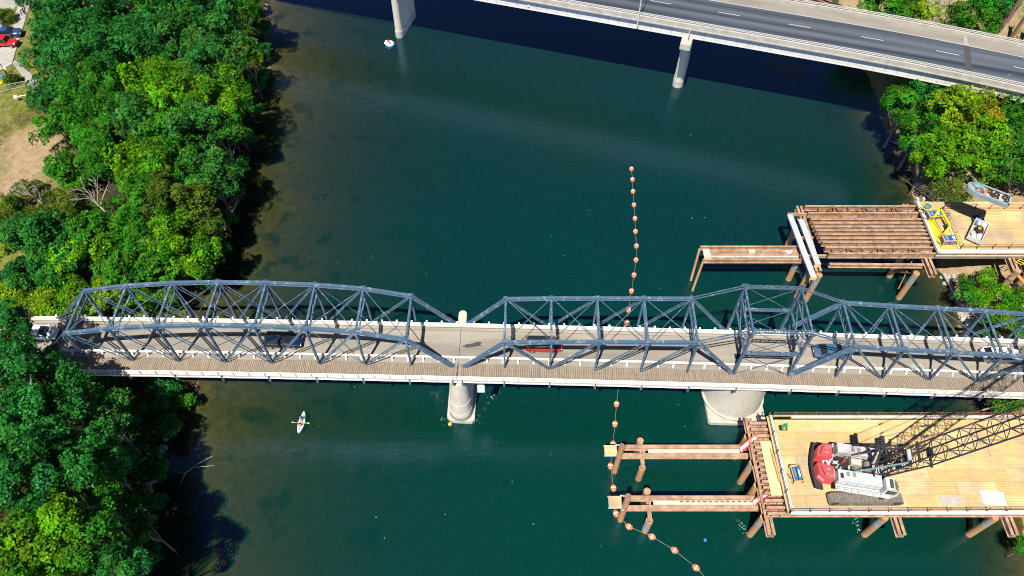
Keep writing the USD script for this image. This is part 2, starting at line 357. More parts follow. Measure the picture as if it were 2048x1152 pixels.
# river water: a clear layer over the bed that turns to murk with depth, greener near and more olive far along y ('tint' = murk from the depth of the bed), under a boosted Fresnel mirror with sky blue put into its gloss colour
M['water'] = usdkit.material(stage, '/World/Looks/water', {
    'g': ('geometry', {}), 'a': ('attribute', {'attribute': 'tint'}),
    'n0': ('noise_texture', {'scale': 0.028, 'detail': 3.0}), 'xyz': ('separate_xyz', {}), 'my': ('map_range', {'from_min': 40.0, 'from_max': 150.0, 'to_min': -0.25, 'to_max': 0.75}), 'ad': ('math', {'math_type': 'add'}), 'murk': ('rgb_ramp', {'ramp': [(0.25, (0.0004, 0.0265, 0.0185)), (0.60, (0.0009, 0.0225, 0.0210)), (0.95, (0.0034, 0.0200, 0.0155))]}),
    'clear': ('transparent_bsdf', {'color': (0.60, 0.64, 0.46)}), 'd': ('diffuse_bsdf', {}), 'm': ('mix_closure', {}),
    'map': ('mapping', {'scale': (0.9, 1.5, 1.0)}), 'nb': ('noise_texture', {'scale': 0.9, 'detail': 5.0, 'roughness': 0.6}), 'b': ('bump', {'strength': 0.5, 'distance': 0.09}), 'n3': ('noise_texture', {'scale': 1.6, 'detail': 6.0, 'roughness': 0.7}), 'r3': ('rgb_ramp', {'ramp': [(0.3, (0.80, 0.80, 0.80)), (0.7, (1.22, 1.22, 1.22))]}), 'x3': ('mix_color', {'blend_type': 'multiply', 'fac': 1.0}),
    'gl': ('glossy_bsdf', {'roughness': 0.15, 'color': (0.36, 0.54, 0.95)}), 'fr': ('fresnel', {'IOR': 1.36}), 'k': ('math', {'math_type': 'multiply', 'value2': 3.7, 'use_clamp': True}), 'm2': ('mix_closure', {})},
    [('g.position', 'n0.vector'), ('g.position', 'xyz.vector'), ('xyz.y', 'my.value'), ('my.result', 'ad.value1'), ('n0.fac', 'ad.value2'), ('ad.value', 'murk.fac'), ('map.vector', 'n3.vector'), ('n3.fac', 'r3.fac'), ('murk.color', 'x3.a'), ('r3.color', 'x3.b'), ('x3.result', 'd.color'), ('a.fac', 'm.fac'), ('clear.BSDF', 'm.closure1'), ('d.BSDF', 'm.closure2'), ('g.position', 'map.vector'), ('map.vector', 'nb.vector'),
     ('nb.fac', 'b.height'), ('b.normal', 'gl.normal'), ('fr.fac', 'k.value1'), ('k.value', 'm2.fac'), ('m.closure', 'm2.closure1'), ('gl.BSDF', 'm2.closure2')], surface='m2.closure')
# ---------------------------------------------------------------- terrain, river, sky
LS = np.array([[-60, -38], [0, -43], [25, -44.6], [34, -46.5], [45, -46.4], [57, -45.6], [66, -46.5], [79, -46.8], [90, -47.6], [105, -48.4], [121, -49.8], [134, -51.3], [145, -52.3], [400, -70]], float)
RS = np.array([[-60, 50], [0, 58], [25, 62.2], [30, 64.3], [47, 67.2], [58, 67.9], [72, 67.8], [84, 69.6], [98, 69.5], [115, 70.2], [134, 71], [145, 70], [400, 75]], float)
ROT = math.atan(-0.0255); CR, SR = math.cos(ROT), math.sin(ROT)
B0 = np.array([0, 48.0])


def deck_z(u):
    return 10.57 - 0.00017 * (u + 10.0) ** 2


def W(u, v, dz=0.0):
    """Truss bridge coordinates (along, across, above the deck) to world."""
    return np.array([B0[0] + CR * u - SR * v, B0[1] + SR * u + CR * v, deck_z(u) + dz])


def smoothstep(x, a, b):
    t = np.clip((x - a) / (b - a), 0, 1)
    return t * t * (3 - 2 * t)


def ground_z(X, Y):
    X, Y = np.asarray(X, float), np.asarray(Y, float)
    wob = (meshkit.noise(np.stack([X * 0 + 3, Y * 0.16, Y * 0], -1), 5) - 0.5) * 2.0 + (meshkit.noise(np.stack([X * 0 + 9, Y * 0.5, Y * 0], -1), 6) - 0.5) * 0.9
    dl = np.interp(Y, LS[:, 0], LS[:, 1]) + wob - X
    dr = X - np.interp(Y, RS[:, 0], RS[:, 1]) + wob
    zl = np.interp(dl, [-75, -58, -44, -30, -18, -8, -3, 0, 1.5, 5, 10, 17, 24, 300], [-6, -5.0, -3.1, -1.9, -1.15, -0.6, -.35, 0, 0.5, 1.9, 4.0, 6.6, 8.0, 8.0])
    zr = np.interp(dr, [-60, -30, -16, -9, -4, 0, 1.5, 4, 9, 20, 60, 300], [-6, -5.5, -3.6, -1.9, -0.8, 0, 0.8, 1.9, 3.0, 3.6, 4.2, 4.2])
    z = np.where(dl > -74, zl, -6); z = np.maximum(z, np.where(dr > -50, zr, -6))
    # embankments that carry the ends of the truss bridge
    u = CR * (X - B0[0]) + SR * (Y - B0[1]); v = -SR * (X - B0[0]) + CR * (Y - B0[1])
    side = np.exp(-((v - 2.4) / 9.0) ** 4)
    z = z + side * (np.maximum(9.55 - z, 0) * smoothstep(-u, 57, 63))
    bumps = (meshkit.fbm(np.stack([X * 0.35, Y * 0.35, X * 0], -1), 4, 3) - 0.5) * 0.7
    flat = smoothstep(dl, 20, 25)                     # the level park and street behind the left bank
    return z + bumps * (1 - flat) * np.where(z > -0.2, 1.0, 0.35)


def grid(xs, ys, fz, tint=None):
    X, Y = np.meshgrid(xs, ys, indexing='ij')
    Z = fz(X, Y); n, m = X.shape
    i, j = np.meshgrid(np.arange(n - 1), np.arange(m - 1), indexing='ij')
    a, b, c, d = (i * m + j).ravel(), ((i + 1) * m + j).ravel(), (i * m + j + 1).ravel(), ((i + 1) * m + j + 1).ravel()
    return (np.stack([X, Y, Z], -1).reshape(-1, 3), np.vstack([np.stack([a, b, c], 1), np.stack([b, d, c], 1)])), X, Y, Z


xs = np.r_[np.linspace(-1500, -130, 14), np.arange(-124, -38, 1.2), np.arange(-38, 52, 3.0), np.arange(52, 116, 1.2), np.linspace(120, 1500, 14)]
ys = np.r_[np.linspace(-900, -44, 10), np.arange(-40, 10, 4.0), np.arange(10, 166, 1.2), np.arange(168, 260, 5.0), np.linspace(270, 2500, 14)]
g, X, Y, Z = grid(xs, ys, lambda x, y: (lambda z: z - 0.9 * smoothstep(-z, .05, .5))(ground_z(x, y)))
lawn = smoothstep(np.interp(Y, LS[:, 0], LS[:, 1]) - X, 20, 24)
bare = np.exp(-(((X + 80) / 6.0) ** 2 + ((Y - 92) / 6.5) ** 2)) * 0.55 + np.exp(-(((X + 78) / 4.0) ** 2 + ((Y - 82) / 4) ** 2)) * 0.4
right = smoothstep(X, 60, 68) * 0.34 * smoothstep(-Y, -95, -85) + smoothstep(X, 60, 68) * 0.2
wood = smoothstep(24.5 - (np.interp(Y, LS[:, 0], LS[:, 1]) - X), 0, 3) * (X < 0)  # litter zone reaches the waterline, its dark colour standing in for tree shade
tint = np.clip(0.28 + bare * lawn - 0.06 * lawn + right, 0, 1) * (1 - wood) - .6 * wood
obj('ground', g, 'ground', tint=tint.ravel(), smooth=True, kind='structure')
# the bed is the same sheet of terrain carried below the water, a hand's breadth proud of the soil
bx, by = np.arange(-62, 84, 1.0), np.arange(-40, 300, 1.25)
gb, X, Y, Z = grid(bx, by, lambda x, y: np.minimum(ground_z(x, y), 0.02) + 0.02)
keep = (Z.ravel()[gb[1]] < 0.035).any(1)
used = np.unique(gb[1][keep]); remap = np.zeros(len(gb[0]), int); remap[used] = np.arange(len(used))
obj('river_bed', (gb[0][used], remap[gb[1][keep]]), 'river_bed', smooth=True, kind='structure')
wx, wy = np.arange(-64, 86, 1.0), np.r_[np.linspace(-300, -42, 12), np.arange(-40, 300, 1.25), np.linspace(310, 900, 12)]
gw, X, Y, Z = grid(wx, wy, lambda x, y: x * 0)
depth = np.maximum(-ground_z(X, Y), 0)
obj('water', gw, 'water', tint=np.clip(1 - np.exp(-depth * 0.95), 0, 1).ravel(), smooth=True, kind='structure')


def slab(name, pts, z, m, thick=0.12, **kw):
    p = np.asarray(pts, float)
    a = 0.5 * np.sum(p[:, 0] * np.roll(p[:, 1], -1) - np.roll(p[:, 0], -1) * p[:, 1])
    if a < 0:
        p = p[::-1]
    return obj(name, MB().prism(p, z - thick, z), m, kind='structure', **kw)


# street, pavement, path behind the left bank
S = lambda x, y, z=8.0: survey(x, y, z)[:2]
slab('street', [S(-200, -120), S(62, -120), S(50, -10), S(16, 32), S(-10, 75), S(-200, 75)], 8.05, 'road_gray')
slab('parking_bay', [S(-40, 62), S(2, 62), S(30, 96), S(8, 128), S(-8, 160), S(-60, 160)], 8.09, 'sidewalk')
pv = thing('pavement', None, None); tag(pv, kind='structure')
for k in range(16):                                            # pavement slabs between open joints
    t0, t1 = k / 16.0, (k + 0.94) / 16.0
    lo = lambda t: S(64 - 56 * t, -20 + 146 * t); hi = lambda t: S(26 - 40 * t, -20 + 172 * t)
    L = lambda t: S(66 - 44 * t, -16 + 146 * t)
    a0, a1 = S(70 - 46 * t0, -20 + 150 * t0), S(70 - 46 * t1, -20 + 150 * t1)
    b0, b1 = S(42 - 40 * t0, -8 + 150 * t0), S(42 - 40 * t1, -8 + 150 * t1)
    p = np.array([a0, b0, b1, a1]); 
    if np.cross(p[1] - p[0], p[2] - p[0]) < 0:
        p = p[::-1]
    obj('slab', MB().prism(p, 8.0, 8.16), 'sidewalk', pv)
slab('path', [S(24, 126), S(33, 118), S(64, 150), S(92, 188), S(82, 196), S(60, 172)], 8.06, 'road_gray')
slab('yellow_kerb', [S(-6, 172), S(6, 160), S(10, 163), S(-2, 176)], 8.2, 'yellow_paint', thick=0.3)
# approach road at the left end of the truss bridge
slab('approach_road', [W(-64.7, 0.4)[:2], W(-64.7, 6.4)[:2], W(-180, 6.4)[:2], W(-180, 0.4)[:2]], float(deck_z(-62)) - 0.02, 'deck_concrete', thick=0.5)
# ---------------------------------------------------------------- the truss bridge: a fixed span on the left, a swing span on the right
VN, VF = 0.0, 6.45
VX = unit([CR, SR, 0]); VY = unit([-SR, CR, 0])


def laced(p0, p1, w, d, across, pitch=0.55):
    """Two channels held together by zigzag lacing: w apart along 'across', d deep."""
    b = MB(); p0, p1 = np.asarray(p0, float), np.asarray(p1, float)
    ax = unit(p1 - p0); across = unit(across - ax * np.dot(across, ax)); nrm = np.cross(ax, across)
    for s in (-1, 1):
        b.beam(p0 + across * s * w / 2, p1 + across * s * w / 2, 0.07, d, nrm)
    L = np.linalg.norm(p1 - p0); n = max(4, int(L / pitch))
    for f in (-1, 1):
        for k in range(n):
            a = p0 + ax * L * (k + 0.08) / n; c = p0 + ax * L * (k + 0.92) / n
            s = 1 if k % 2 else -1
            b.beam(a + across * s * w * 0.46 + nrm * f * d / 2, c - across * s * w * 0.46 + nrm * f * d / 2, 0.075, 0.022, nrm)
    return b


def chord(p0, p1, w=0.33, d=0.31):
    """Box chord with a cover plate that overhangs and a row of lacing underneath."""
    b = MB()
    ax = unit(p1 - p0); s = unit(np.cross(ax, UP)); u = np.cross(s, ax)
    b.beam(p0 + u * d / 2, p1 + u * d / 2, w + 0.07, 0.03, u)
    for k in (-1, 1):
        b.beam(p0 + s * k * w / 2, p1 + s * k * w / 2, 0.07, d, u)
        b.beam(p0 + s * k * (w / 2 + 0.05) - u * d / 2, p1 + s * k * (w / 2 + 0.05) - u * d / 2, 0.14, 0.03, u)
    n = max(3, int(np.linalg.norm(p1 - p0) / 0.8))
    for k in range(n):
        a, c = p0 + (p1 - p0) * (k + .1) / n, p0 + (p1 - p0) * (k + .9) / n
        b.beam(a + s * w * .45 * (1 if k % 2 else -1) - u * d / 2, c - s * w * .45 * (1 if k % 2 else -1) - u * d / 2, 0.07, 0.02, u)
    return b


def eyebars(p0, p1, gap=0.34, t=0.06, h=0.16):
    b = MB(); ax = unit(p1 - p0); s = VY
    for k in (-1, 1):
        b.beam(p0 + s * k * gap / 2, p1 + s * k * gap / 2, t, h)
    return b


def gusset(p, size=0.62):
    b = MB()
    for k in (-1, 1):
        c = p + VY * k * 0.30
        t = np.arange(8) * math.pi / 4 + math.pi / 8
        ring = lambda o: [c + VX * math.cos(a) * size * 0.6 + UP * math.sin(a) * size * 0.42 + VY * o for a in t]
        b.loft([ring(-0.012), ring(0.012)])
    b.tube(p - VY * 0.36, p + VY * 0.36, 0.09, n=8)
    return b


def sway(span, pn, pf, drop=1.35, lattice=False):
    """Cross frame between the two top chords: upper strut, lower strut and a zigzag between them."""
    dn, df = pn - UP * drop, pf - UP * drop
    obj('sway_strut', MB().beam(pn - UP * .12, pf - UP * .12, 0.26, 0.18), 'bridge_steel', span)
    obj('sway_strut', MB().beam(dn, df, 0.20, 0.16), 'bridge_steel', span)
    b = MB(); n = 6 if lattice else 4
    for k in range(n):
        a, c = k / n, (k + 1) / n
        A, C = (pn + (pf - pn) * a, dn + (df - dn) * c) if k % 2 else (dn + (df - dn) * a, pn + (pf - pn) * c)
        b.beam(A, C, 0.09, 0.09)
        if lattice:
            A, C = (dn + (df - dn) * a, pn + (pf - pn) * c) if k % 2 else (pn + (pf - pn) * a, dn + (df - dn) * c)
            b.beam(A, C, 0.09, 0.09)
    obj('sway_lacing', b, 'bridge_steel', span)
    for p, q, s in ((pn, pf, 1), (pf, pn, -1)):
        obj('knee_brace', MB().beam(p - UP * (drop + 1.1), p + (q - p) * 0.22 - UP * drop, 0.12, 0.12), 'bridge_steel', span)


def laterals(span, a, b_, c, d):
    """Two crossing rods in the plane of the top chords, with the ring plate where they meet."""
    m = (a + b_ + c + d) / 4
    obj('lateral_rod', MB().beam(a, d, 0.085, 0.06), 'bridge_steel', span)
    obj('lateral_rod', MB().beam(c, b_, 0.085, 0.06, off=(0, 0.07)), 'bridge_steel', span)
    obj('ring_plate', MB().tube(m - UP * 0.02, m + UP * 0.13, 0.17, n=10), 'bridge_steel', span)


def seg_prism(us, v0, v1, z0, z1):
    """Deck strip that follows the camber: lofted over the stations us."""
    return MB().loft([[W(u, v0, z0), W(u, v1, z0), W(u, v1, z1), W(u, v0, z1)] for u in us])


def deck(span, u0, u1, nodes, rail0, seed):
    us = np.linspace(u0, u1, max(3, int((u1 - u0) / 4)))
    # roadway in concrete slabs between joints at the floor beams
    cuts = [u0] + [n for n in nodes if u0 + 1 < n < u1 - 1] + [u1]
    for a, c in zip(cuts[:-1], cuts[1:]):
        obj('roadway_slab', seg_prism([a + .008, (a + c) / 2, c - .008], 1.30, 5.42, -0.28, 0.0), 'deck_concrete', span)
    obj('kerb', seg_prism(us, 5.43, 5.84, -0.25, 0.10), 'deck_concrete', span)
    obj('kerb', seg_prism(us, 0.33, 1.29, -0.25, 0.07), 'deck_concrete', span, label='wide concrete kerb between roadway and walkway')
    # walkway planks laid across
    rng = np.random.default_rng(seed); pl = MB()
    pitch = 0.235; n = int((u1 - u0) / pitch)
    for k in range(n):
        u = u0 + (k + .5) * pitch; w = 0.195 + rng.uniform(-.012, .012); e0, e1 = rng.uniform(-.03, .03, 2)
        z = 0.05 + rng.uniform(-.012, .012)
        pl.v.append(np.array([W(u + sx * w / 2, vv, zz) for sx in (-1, 1) for vv in (-1.99 + e0, 0.30 + e1 * .5) for zz in (z - .07, z)])); pl.f.append(BOXF + pl.n); pl.n += 8
    obj('walkway_planks', pl, 'walk_plank', span, kind='stuff')
    for v in (-1.85, -0.8, 0.2):
        obj('stringer', seg_prism(us, v - .08, v + .08, -0.45, -0.035), 'bridge_steel_dark', span)
    for v in (1.6, 2.9, 4.2, 5.3):
        obj('stringer', seg_prism(us, v - .1, v + .1, -0.85, -0.285), 'bridge_steel_dark', span)
    for u in nodes:
        if u0 - .6 <= u <= u1 + .6:
            b = MB().beam(W(u, -2.25, -.62), W(u, 6.75, -.62), 0.24, 0.75)
            b.beam(W(u, -2.1, -.9), W(u, -2.24, 0.35), .13, .13)
            obj('floor_beam', b, 'bridge_steel_dark', span)
    # white guard rails of the roadway
    for v, h, far in ((1.05, 0.62, 0), (5.98, 0.82, 1)):
        b = seg_prism(us, v - .09, v + .12, h - .24, h) if not far else seg_prism(us, v - .1, v + .12, 0.14, h)
        r = obj('guard_rail', b, 'white_paint', span)
        for k in range(int((u1 - u0) / 1.99) + 1):
            u = rail0 + 1.99 * k
            if u0 < u < u1:
                p = MB()
                if far:
                    p.beam(W(u, v + .24, -.2), W(u, v + .24, h + .13), .22, .22)
                else:
                    p.beam(W(u, v - .26, .0), W(u, v - .2, h - .03), .20, .18)
                    p.beam(W(u, v - .5, .10), W(u, v - .24, .40), .20, .06)
                obj('rail_post', p, 'white_paint', r)
    # white pedestrian railing and fascia on the outer edge
    f = obj('fascia', seg_prism(us, -2.12, -2.03, -0.24, 0.045), 'fascia_grey', span)
    obj('fascia_ledge', seg_prism(us, -2.19, -2.125, -0.34, -0.14), 'white_paint', f)
    b = MB()
    for h, t in ((1.0, .09), (0.74, .05), (0.48, .05), (0.22, .05)):
        b2 = seg_prism(us, -2.07, -2.005, h - t, h); b.add(*b2.arrays())
    rl = obj('railing', b, 'white_paint', span)
    for k in range(int((u1 - u0) / 1.99) + 1):
        u = rail0 + 1.99 * k
        if u0 < u < u1:
            obj('railing_post', MB().beam(W(u, -2.11, -.25), W(u, -2.11, 1.02), .09, .08), 'white_paint', rl)


# --- fixed span: nine panels, curved top chord
PB = [-61.0, -55.0, -48.95, -42.93, -36.95, -30.9, -24.8, -18.85, -12.95, -7.45]
PH = [0, 6.3, 7.55, 8.25, 8.6, 8.6, 8.35, 7.75, 6.3, 0]
par = thing('fixed_truss_span', 'blue grey steel truss span with curved top chords, left of the small pier', 'bridge span')
for v in (VN, VF):
    T = [W(u, v, h) for u, h in zip(PB, PH)]; Bm = [W(u, v, -.1) for u in PB]
    obj('end_post', chord(Bm[0], T[1]), 'bridge_steel', par); obj('end_post', chord(T[8], Bm[9]), 'bridge_steel', par)
    for k in range(1, 8):
        obj('top_chord', chord(T[k], T[k + 1]), 'bridge_steel', par)
    for k in range(1, 9):
        obj('post', laced(Bm[k], T[k], 0.27, 0.22, VY, 0.42), 'bridge_steel', par)
        obj('gusset_plate', gusset(T[k]), 'bridge_steel', par)
    for k in range(9):
        obj('bottom_chord', eyebars(Bm[k], Bm[k + 1], .36, .06, .18), 'bridge_steel_dark', par)
    for a, c in ((8, 7), (7, 6), (6, 5), (1, 2), (2, 3), (3, 4), (4, 5), (5, 4)):
        obj('diagonal', eyebars(T[a], Bm[c]), 'bridge_steel', par)
    for a, c in ((3, 2), (4, 3), (6, 7)):
        obj('counter_rod', MB().beam(T[a], Bm[c], .06, .06), 'bridge_steel', par)
Tn = [W(u, VN, h) for u, h in zip(PB, PH)]; Tf = [W(u, VF, h) for u, h in zip(PB, PH)]
for k in range(1, 9):
    sway(par, Tn[k], Tf[k], 1.2 if k in (1, 8) else 1.6, lattice=k in (1, 8))
for k in range(1, 8):
    laterals(par, Tn[k], Tn[k + 1], Tf[k], Tf[k + 1])
deck(par, -64.6, -6.92, PB, -61.2, 11)

# --- swing span: two tapering arms and a tower over the round pier
SB = [-6.25, -0.95, 4.8, 10.6, 16.45, 22.4, 28.35, 35.3, 41.3, 47.3, 53.4, 59.5, 65.5, 71.2]
SH = [0, 6.1, 6.5, 6.75, 6.95, 7.2, 10.0, 10.0, 7.3, 6.95, 6.75, 6.5, 6.1, 0]
sw = thing('swing_span', 'blue grey steel swing span with a raised tower over the round pier', 'bridge span')
for v in (VN, VF):
    T = [W(u, v, h) for u, h in zip(SB, SH)]; Bm = [W(u, v, -.1) for u in SB]
    obj('end_post', chord(Bm[0], T[1]), 'bridge_steel', sw); obj('end_post', chord(T[12], Bm[13]), 'bridge_steel', sw)
    for k in (1, 2, 3, 4, 8, 9, 10, 11):
        obj('top_chord', chord(T[k], T[k + 1], .32, .30), 'bridge_steel', sw)
    obj('tower_chord', laced(T[6], T[7], .36, .28, VY, .5), 'bridge_steel', sw)
    obj('eyebar_chord', eyebars(T[5], T[6], .34, .08, .16), 'bridge_steel', sw); obj('eyebar_chord', eyebars(T[7], T[8], .34, .08, .16), 'bridge_steel', sw)
    for k in range(1, 13):
        w_ = 0.34 if k in (6, 7) else (0.27 if k in (4, 5, 8, 9) else 0.20)
        obj('tower_post' if k in (6, 7) else 'post', laced(Bm[k], T[k], w_, 0.28 if k in (6, 7) else .21, VY, .45), 'bridge_steel', sw)
        obj('gusset_plate', gusset(T[k], .7 if k in (6, 7) else .56), 'bridge_steel', sw)
    obj('tower_brace', chord(T[5], Bm[6], .30, .28), 'bridge_steel', sw); obj('tower_brace', chord(T[8], Bm[7], .36, .34), 'bridge_steel', sw)
    for a, c in ((1, 2), (3, 2), (12, 11), (10, 11)):
        obj('laced_diagonal', laced(T[a], Bm[c], .28, .18, VY, .38), 'bridge_steel', sw)
    for a, c in ((4, 3), (5, 4), (9, 10), (8, 9)):
        obj('diagonal', eyebars(T[a], Bm[c], .3, .06, .17), 'bridge_steel', sw)
    for k in range(13):
        obj('bottom_chord', eyebars(Bm[k], Bm[k + 1], .34, .06, .18), 'bridge_steel_dark', sw)
    m6, m7 = Bm[6] + (T[6] - Bm[6]) * .52, Bm[7] + (T[7] - Bm[7]) * .52
    obj('tower_strut', laced(m6, m7, .30, .26, VY, .42), 'bridge_steel', sw)
    for a, c in ((T[6], m7), (m6, T[7]), (Bm[6], m7), (m6, Bm[7])):
        obj('tower_rod', MB().beam(a, c, .06, .06), 'bridge_steel', sw)
Tn = [W(u, VN, h) for u, h in zip(SB, SH)]; Tf = [W(u, VF, h) for u, h in zip(SB, SH)]
for k in range(1, 13):
    if k in (6, 7):
        for d_ in (0.15, 2.0, 4.6):
            obj('tower_cross_strut', MB().beam(Tn[k] - UP * d_, Tf[k] - UP * d_, .22, .2), 'bridge_steel', sw)
        for s0, s1 in ((0.15, 2.0), (2.0, 4.6)):
            for j in range(2):
                a0, a1 = j / 2, (j + 1) / 2
                obj('tower_rod', MB().beam(Tn[k] + (Tf[k] - Tn[k]) * a0 - UP * s0, Tn[k] + (Tf[k] - Tn[k]) * a1 - UP * s1, .09, .09), 'bridge_steel', sw)
                obj('tower_rod', MB().beam(Tn[k] + (Tf[k] - Tn[k]) * a1 - UP * s0, Tn[k] + (Tf[k] - Tn[k]) * a0 - UP * s1, .09, .09, off=(0, .1)), 'bridge_steel', sw)
        for v_ in (0, 1):
            t = (Tn, Tf)[v_][k]
            obj('tower_finial', MB().tube(t, t + UP * .7, .07, .03, n=6), 'bridge_steel', sw)
    else:
        sway(sw, Tn[k], Tf[k], 1.7 if k in (1, 5, 8, 12) else 1.15, lattice=k in (1, 5, 8, 12))
for k in (1, 2, 3, 4, 8, 9, 10, 11):
    m = (Tn[k] + Tn[k + 1] + Tf[k] + Tf[k + 1]) / 4
    obj('lateral_rod', MB().beam(Tn[k], Tf[k + 1], .085, .06), 'bridge_steel', sw)
    obj('lateral_rod', MB().beam(Tf[k], Tn[k + 1], .085, .06, off=(0, .07)), 'bridge_steel', sw)
deck(sw, -6.88, 96.0, SB + [77.2, 83.2, 89.2], -5.2, 12)
for u, v, a, b_, mt, nm in ((-5.2, 3.3, 1.05, .42, 'patch_dark', 'asphalt_patch'), (7.75, 1.95, .45, .4, 'patch_pale', 'repair_patch'), (46.2, 1.9, .7, .6, 'patch_pale', 'repair_patch'), (52.4, 1.9, .7, .6, 'patch_pale', 'repair_patch'), (-2.7, 2.1, .9, .3, 'patch_pale', 'repair_patch')):
    rng = np.random.default_rng(int(abs(u * 10))); t = np.arange(22) * 2 * math.pi / 22
    rr = 1 + 0.16 * np.sin(2 * t + u) + 0.12 * rng.normal(size=22)
    if mt == 'patch_dark':
        rr *= 1 - .38 * np.exp(-((t - 1.6) / .5) ** 2)
    ring = lambda dz: [W(u + a * r * math.cos(q), v + b_ * r * math.sin(q) + (.22 * math.cos(q) if mt == 'patch_dark' else 0), dz) for q, r in zip(t, rr)]
    obj(nm, MB().loft([ring(0.0), ring(0.006)]), mt, sw)
obj('road_plate', MB().box(W(29.4, 2.55, .03), (1.1, .75, .05), ROT), 'glass_dark', sw, label='small dark plate lying on the roadway under the tower')

# --- piers
pA = thing('bridge_pier', 'round nosed concrete pier carrying the joint between the two truss spans', 'bridge pier')
def stadium(cx, v0, v1, r, z, n=18):
    out = []
    for k in range(n):
        a = math.pi + math.pi * k / (n - 1); out.append((cx + r * math.cos(a), v0 + r * math.sin(a)))
    for k in range(n):
        a = math.pi * k / (n - 1); out.append((cx + r * math.cos(a), v1 + r * math.sin(a)))
    return [[*(B0 + np.array([CR * u - SR * v, SR * u + CR * v])), z] for u, v in out]
b = MB().loft([stadium(-6.95, -0.9 - .55 * t, 6.2, 1.15 + .42 * t, 9.0 - 8.4 * t) for t in np.linspace(0, 1, 9)][::-1])
obj('shaft', b, 'pier_concrete', pA, smooth=40)
for t in (0.55, 0.8):
    obj('band', MB().loft([stadium(-6.95, -0.9 - .55 * t, 6.2, 1.17 + .42 * t + e, 9.0 - 8.4 * t + q) for e, q in ((-.02, -.07), (.03, -.05), (.03, .05), (-.02, .07))]), 'pier_concrete', pA)
for e, z0, z1 in ((.02, .78, 1.5), (.012, 1.5, 2.1)):
    tt = lambda z: (9.0 - z) / 8.4
    obj('stain_band', MB().loft([stadium(-6.95, -0.9 - .55 * tt(z), 6.2, 1.15 + .42 * tt(z) + e, z) for z in (z0, z1)]), 'wet_concrete' if z0 < 1 else 'pier_concrete', pA, smooth=40)
ft = [(-8.85, -2.3), (-8.3, -2.85), (-5.4, -2.95), (-5.05, -2.6), (-5.05, 10.4), (-8.85, 10.4)]
obj('footing', MB().prism([(B0 + np.array([CR * u - SR * v, SR * u + CR * v])) for u, v in ft], -5, 0.75), 'pad_concrete', pA)
obj('cap', MB().loft([stadium(-6.95, -0.8, 8.9, .55, z) for z in (6.0, 9.45)]), 'pier_concrete', pA)
obj('bearing_block', MB().box(W(-7.6, -1.2, -1.15), (.8, .7, .5), ROT), 'pad_concrete', pA)

pB = thing('pivot_pier', 'big round concrete drum pier on a square pad below the swing span tower', 'bridge pier')
cx, cy = 30.85, 49.6
ringc = lambda R, z: [[cx + R * math.cos(a), cy + R * math.sin(a), z] for a in np.arange(48) * 2 * math.pi / 48]
obj('drum', MB().loft([ringc(4.15, .6), ringc(4.12, .9), ringc(3.98, 1.2), ringc(3.85, 5), ringc(3.72, 8.6)]), 'pier_concrete', pB, smooth=40)
obj('drum_ledge', MB().loft([ringc(4.28, .55), ringc(4.32, .95), ringc(4.15, 1.02), ringc(4.0, 1.02)]), 'pad_concrete', pB, smooth=30)
obj('pad', MB().prism([(26.9, 45.35), (27.3, 45.05), (34.3, 44.9), (34.75, 45.3), (34.75, 54.2), (26.9, 54.2)], -5, .62), 'pad_concrete', pB)
obj('turntable', MB().tube((cx, cy, 8.6), (cx, cy, 9.3), 3.2, n=28), 'bridge_steel_dark', pB)
sg = thing('clearance_board', 'pale rectangular board hanging beside the small pier under the walkway', 'sign')
c_ = survey(962, 778, 8.2)
obj('board', MB().box(c_ + [0, .0, 0], (.95, .10, 1.7)), 'white_paint', sg)
obj('board_frame', MB().box(c_ + [0, .10, .2], (.8, .08, 2.4)).beam(c_ + [0, .1, 1.2], c_ + [0, 1.3, 1.4], .12, .12), 'bridge_steel_dark', sg)
ab = thing('bridge_abutment', 'concrete abutment under the left end of the truss bridge among trees', 'abutment')
obj('wall', MB().beam(W(-63.2, -2.6, -3.2), W(-63.2, 6.0, -3.2), 1.6, 5.4), 'pier_concrete', ab)
pC = thing('bank_pier', 'dark concrete pier on the right bank below the swing span', 'bridge pier')
obj('shaft', MB().beam(W(70.8, -1.6, -5.0), W(70.8, 7.8, -5.0), 1.5, 7.6), 'pier_concrete', pC)
# ---------------------------------------------------------------- highway bridge, upper right
HA = np.array([18.93, 116.22]); HD = np.array([0.95734, -0.28896]); HN = np.array([0.28896, 0.95734])


def H(a, n, z):
    bend = -1.5 * max(0, (a - 36) / 33.0) ** 2
    q = HA + HD * a + HN * (n + bend)
    return np.array([q[0], q[1], z])


hs = list(np.arange(-130, 31, 20.0)) + list(np.arange(36, 131, 4.0))
HZ = 15.9


def hstrip(n0, n1, z0, z1, st=None):
    return MB().loft([[H(a, n0, z0), H(a, n1, z0), H(a, n1, z1), H(a, n0, z1)] for a in (st or hs)])


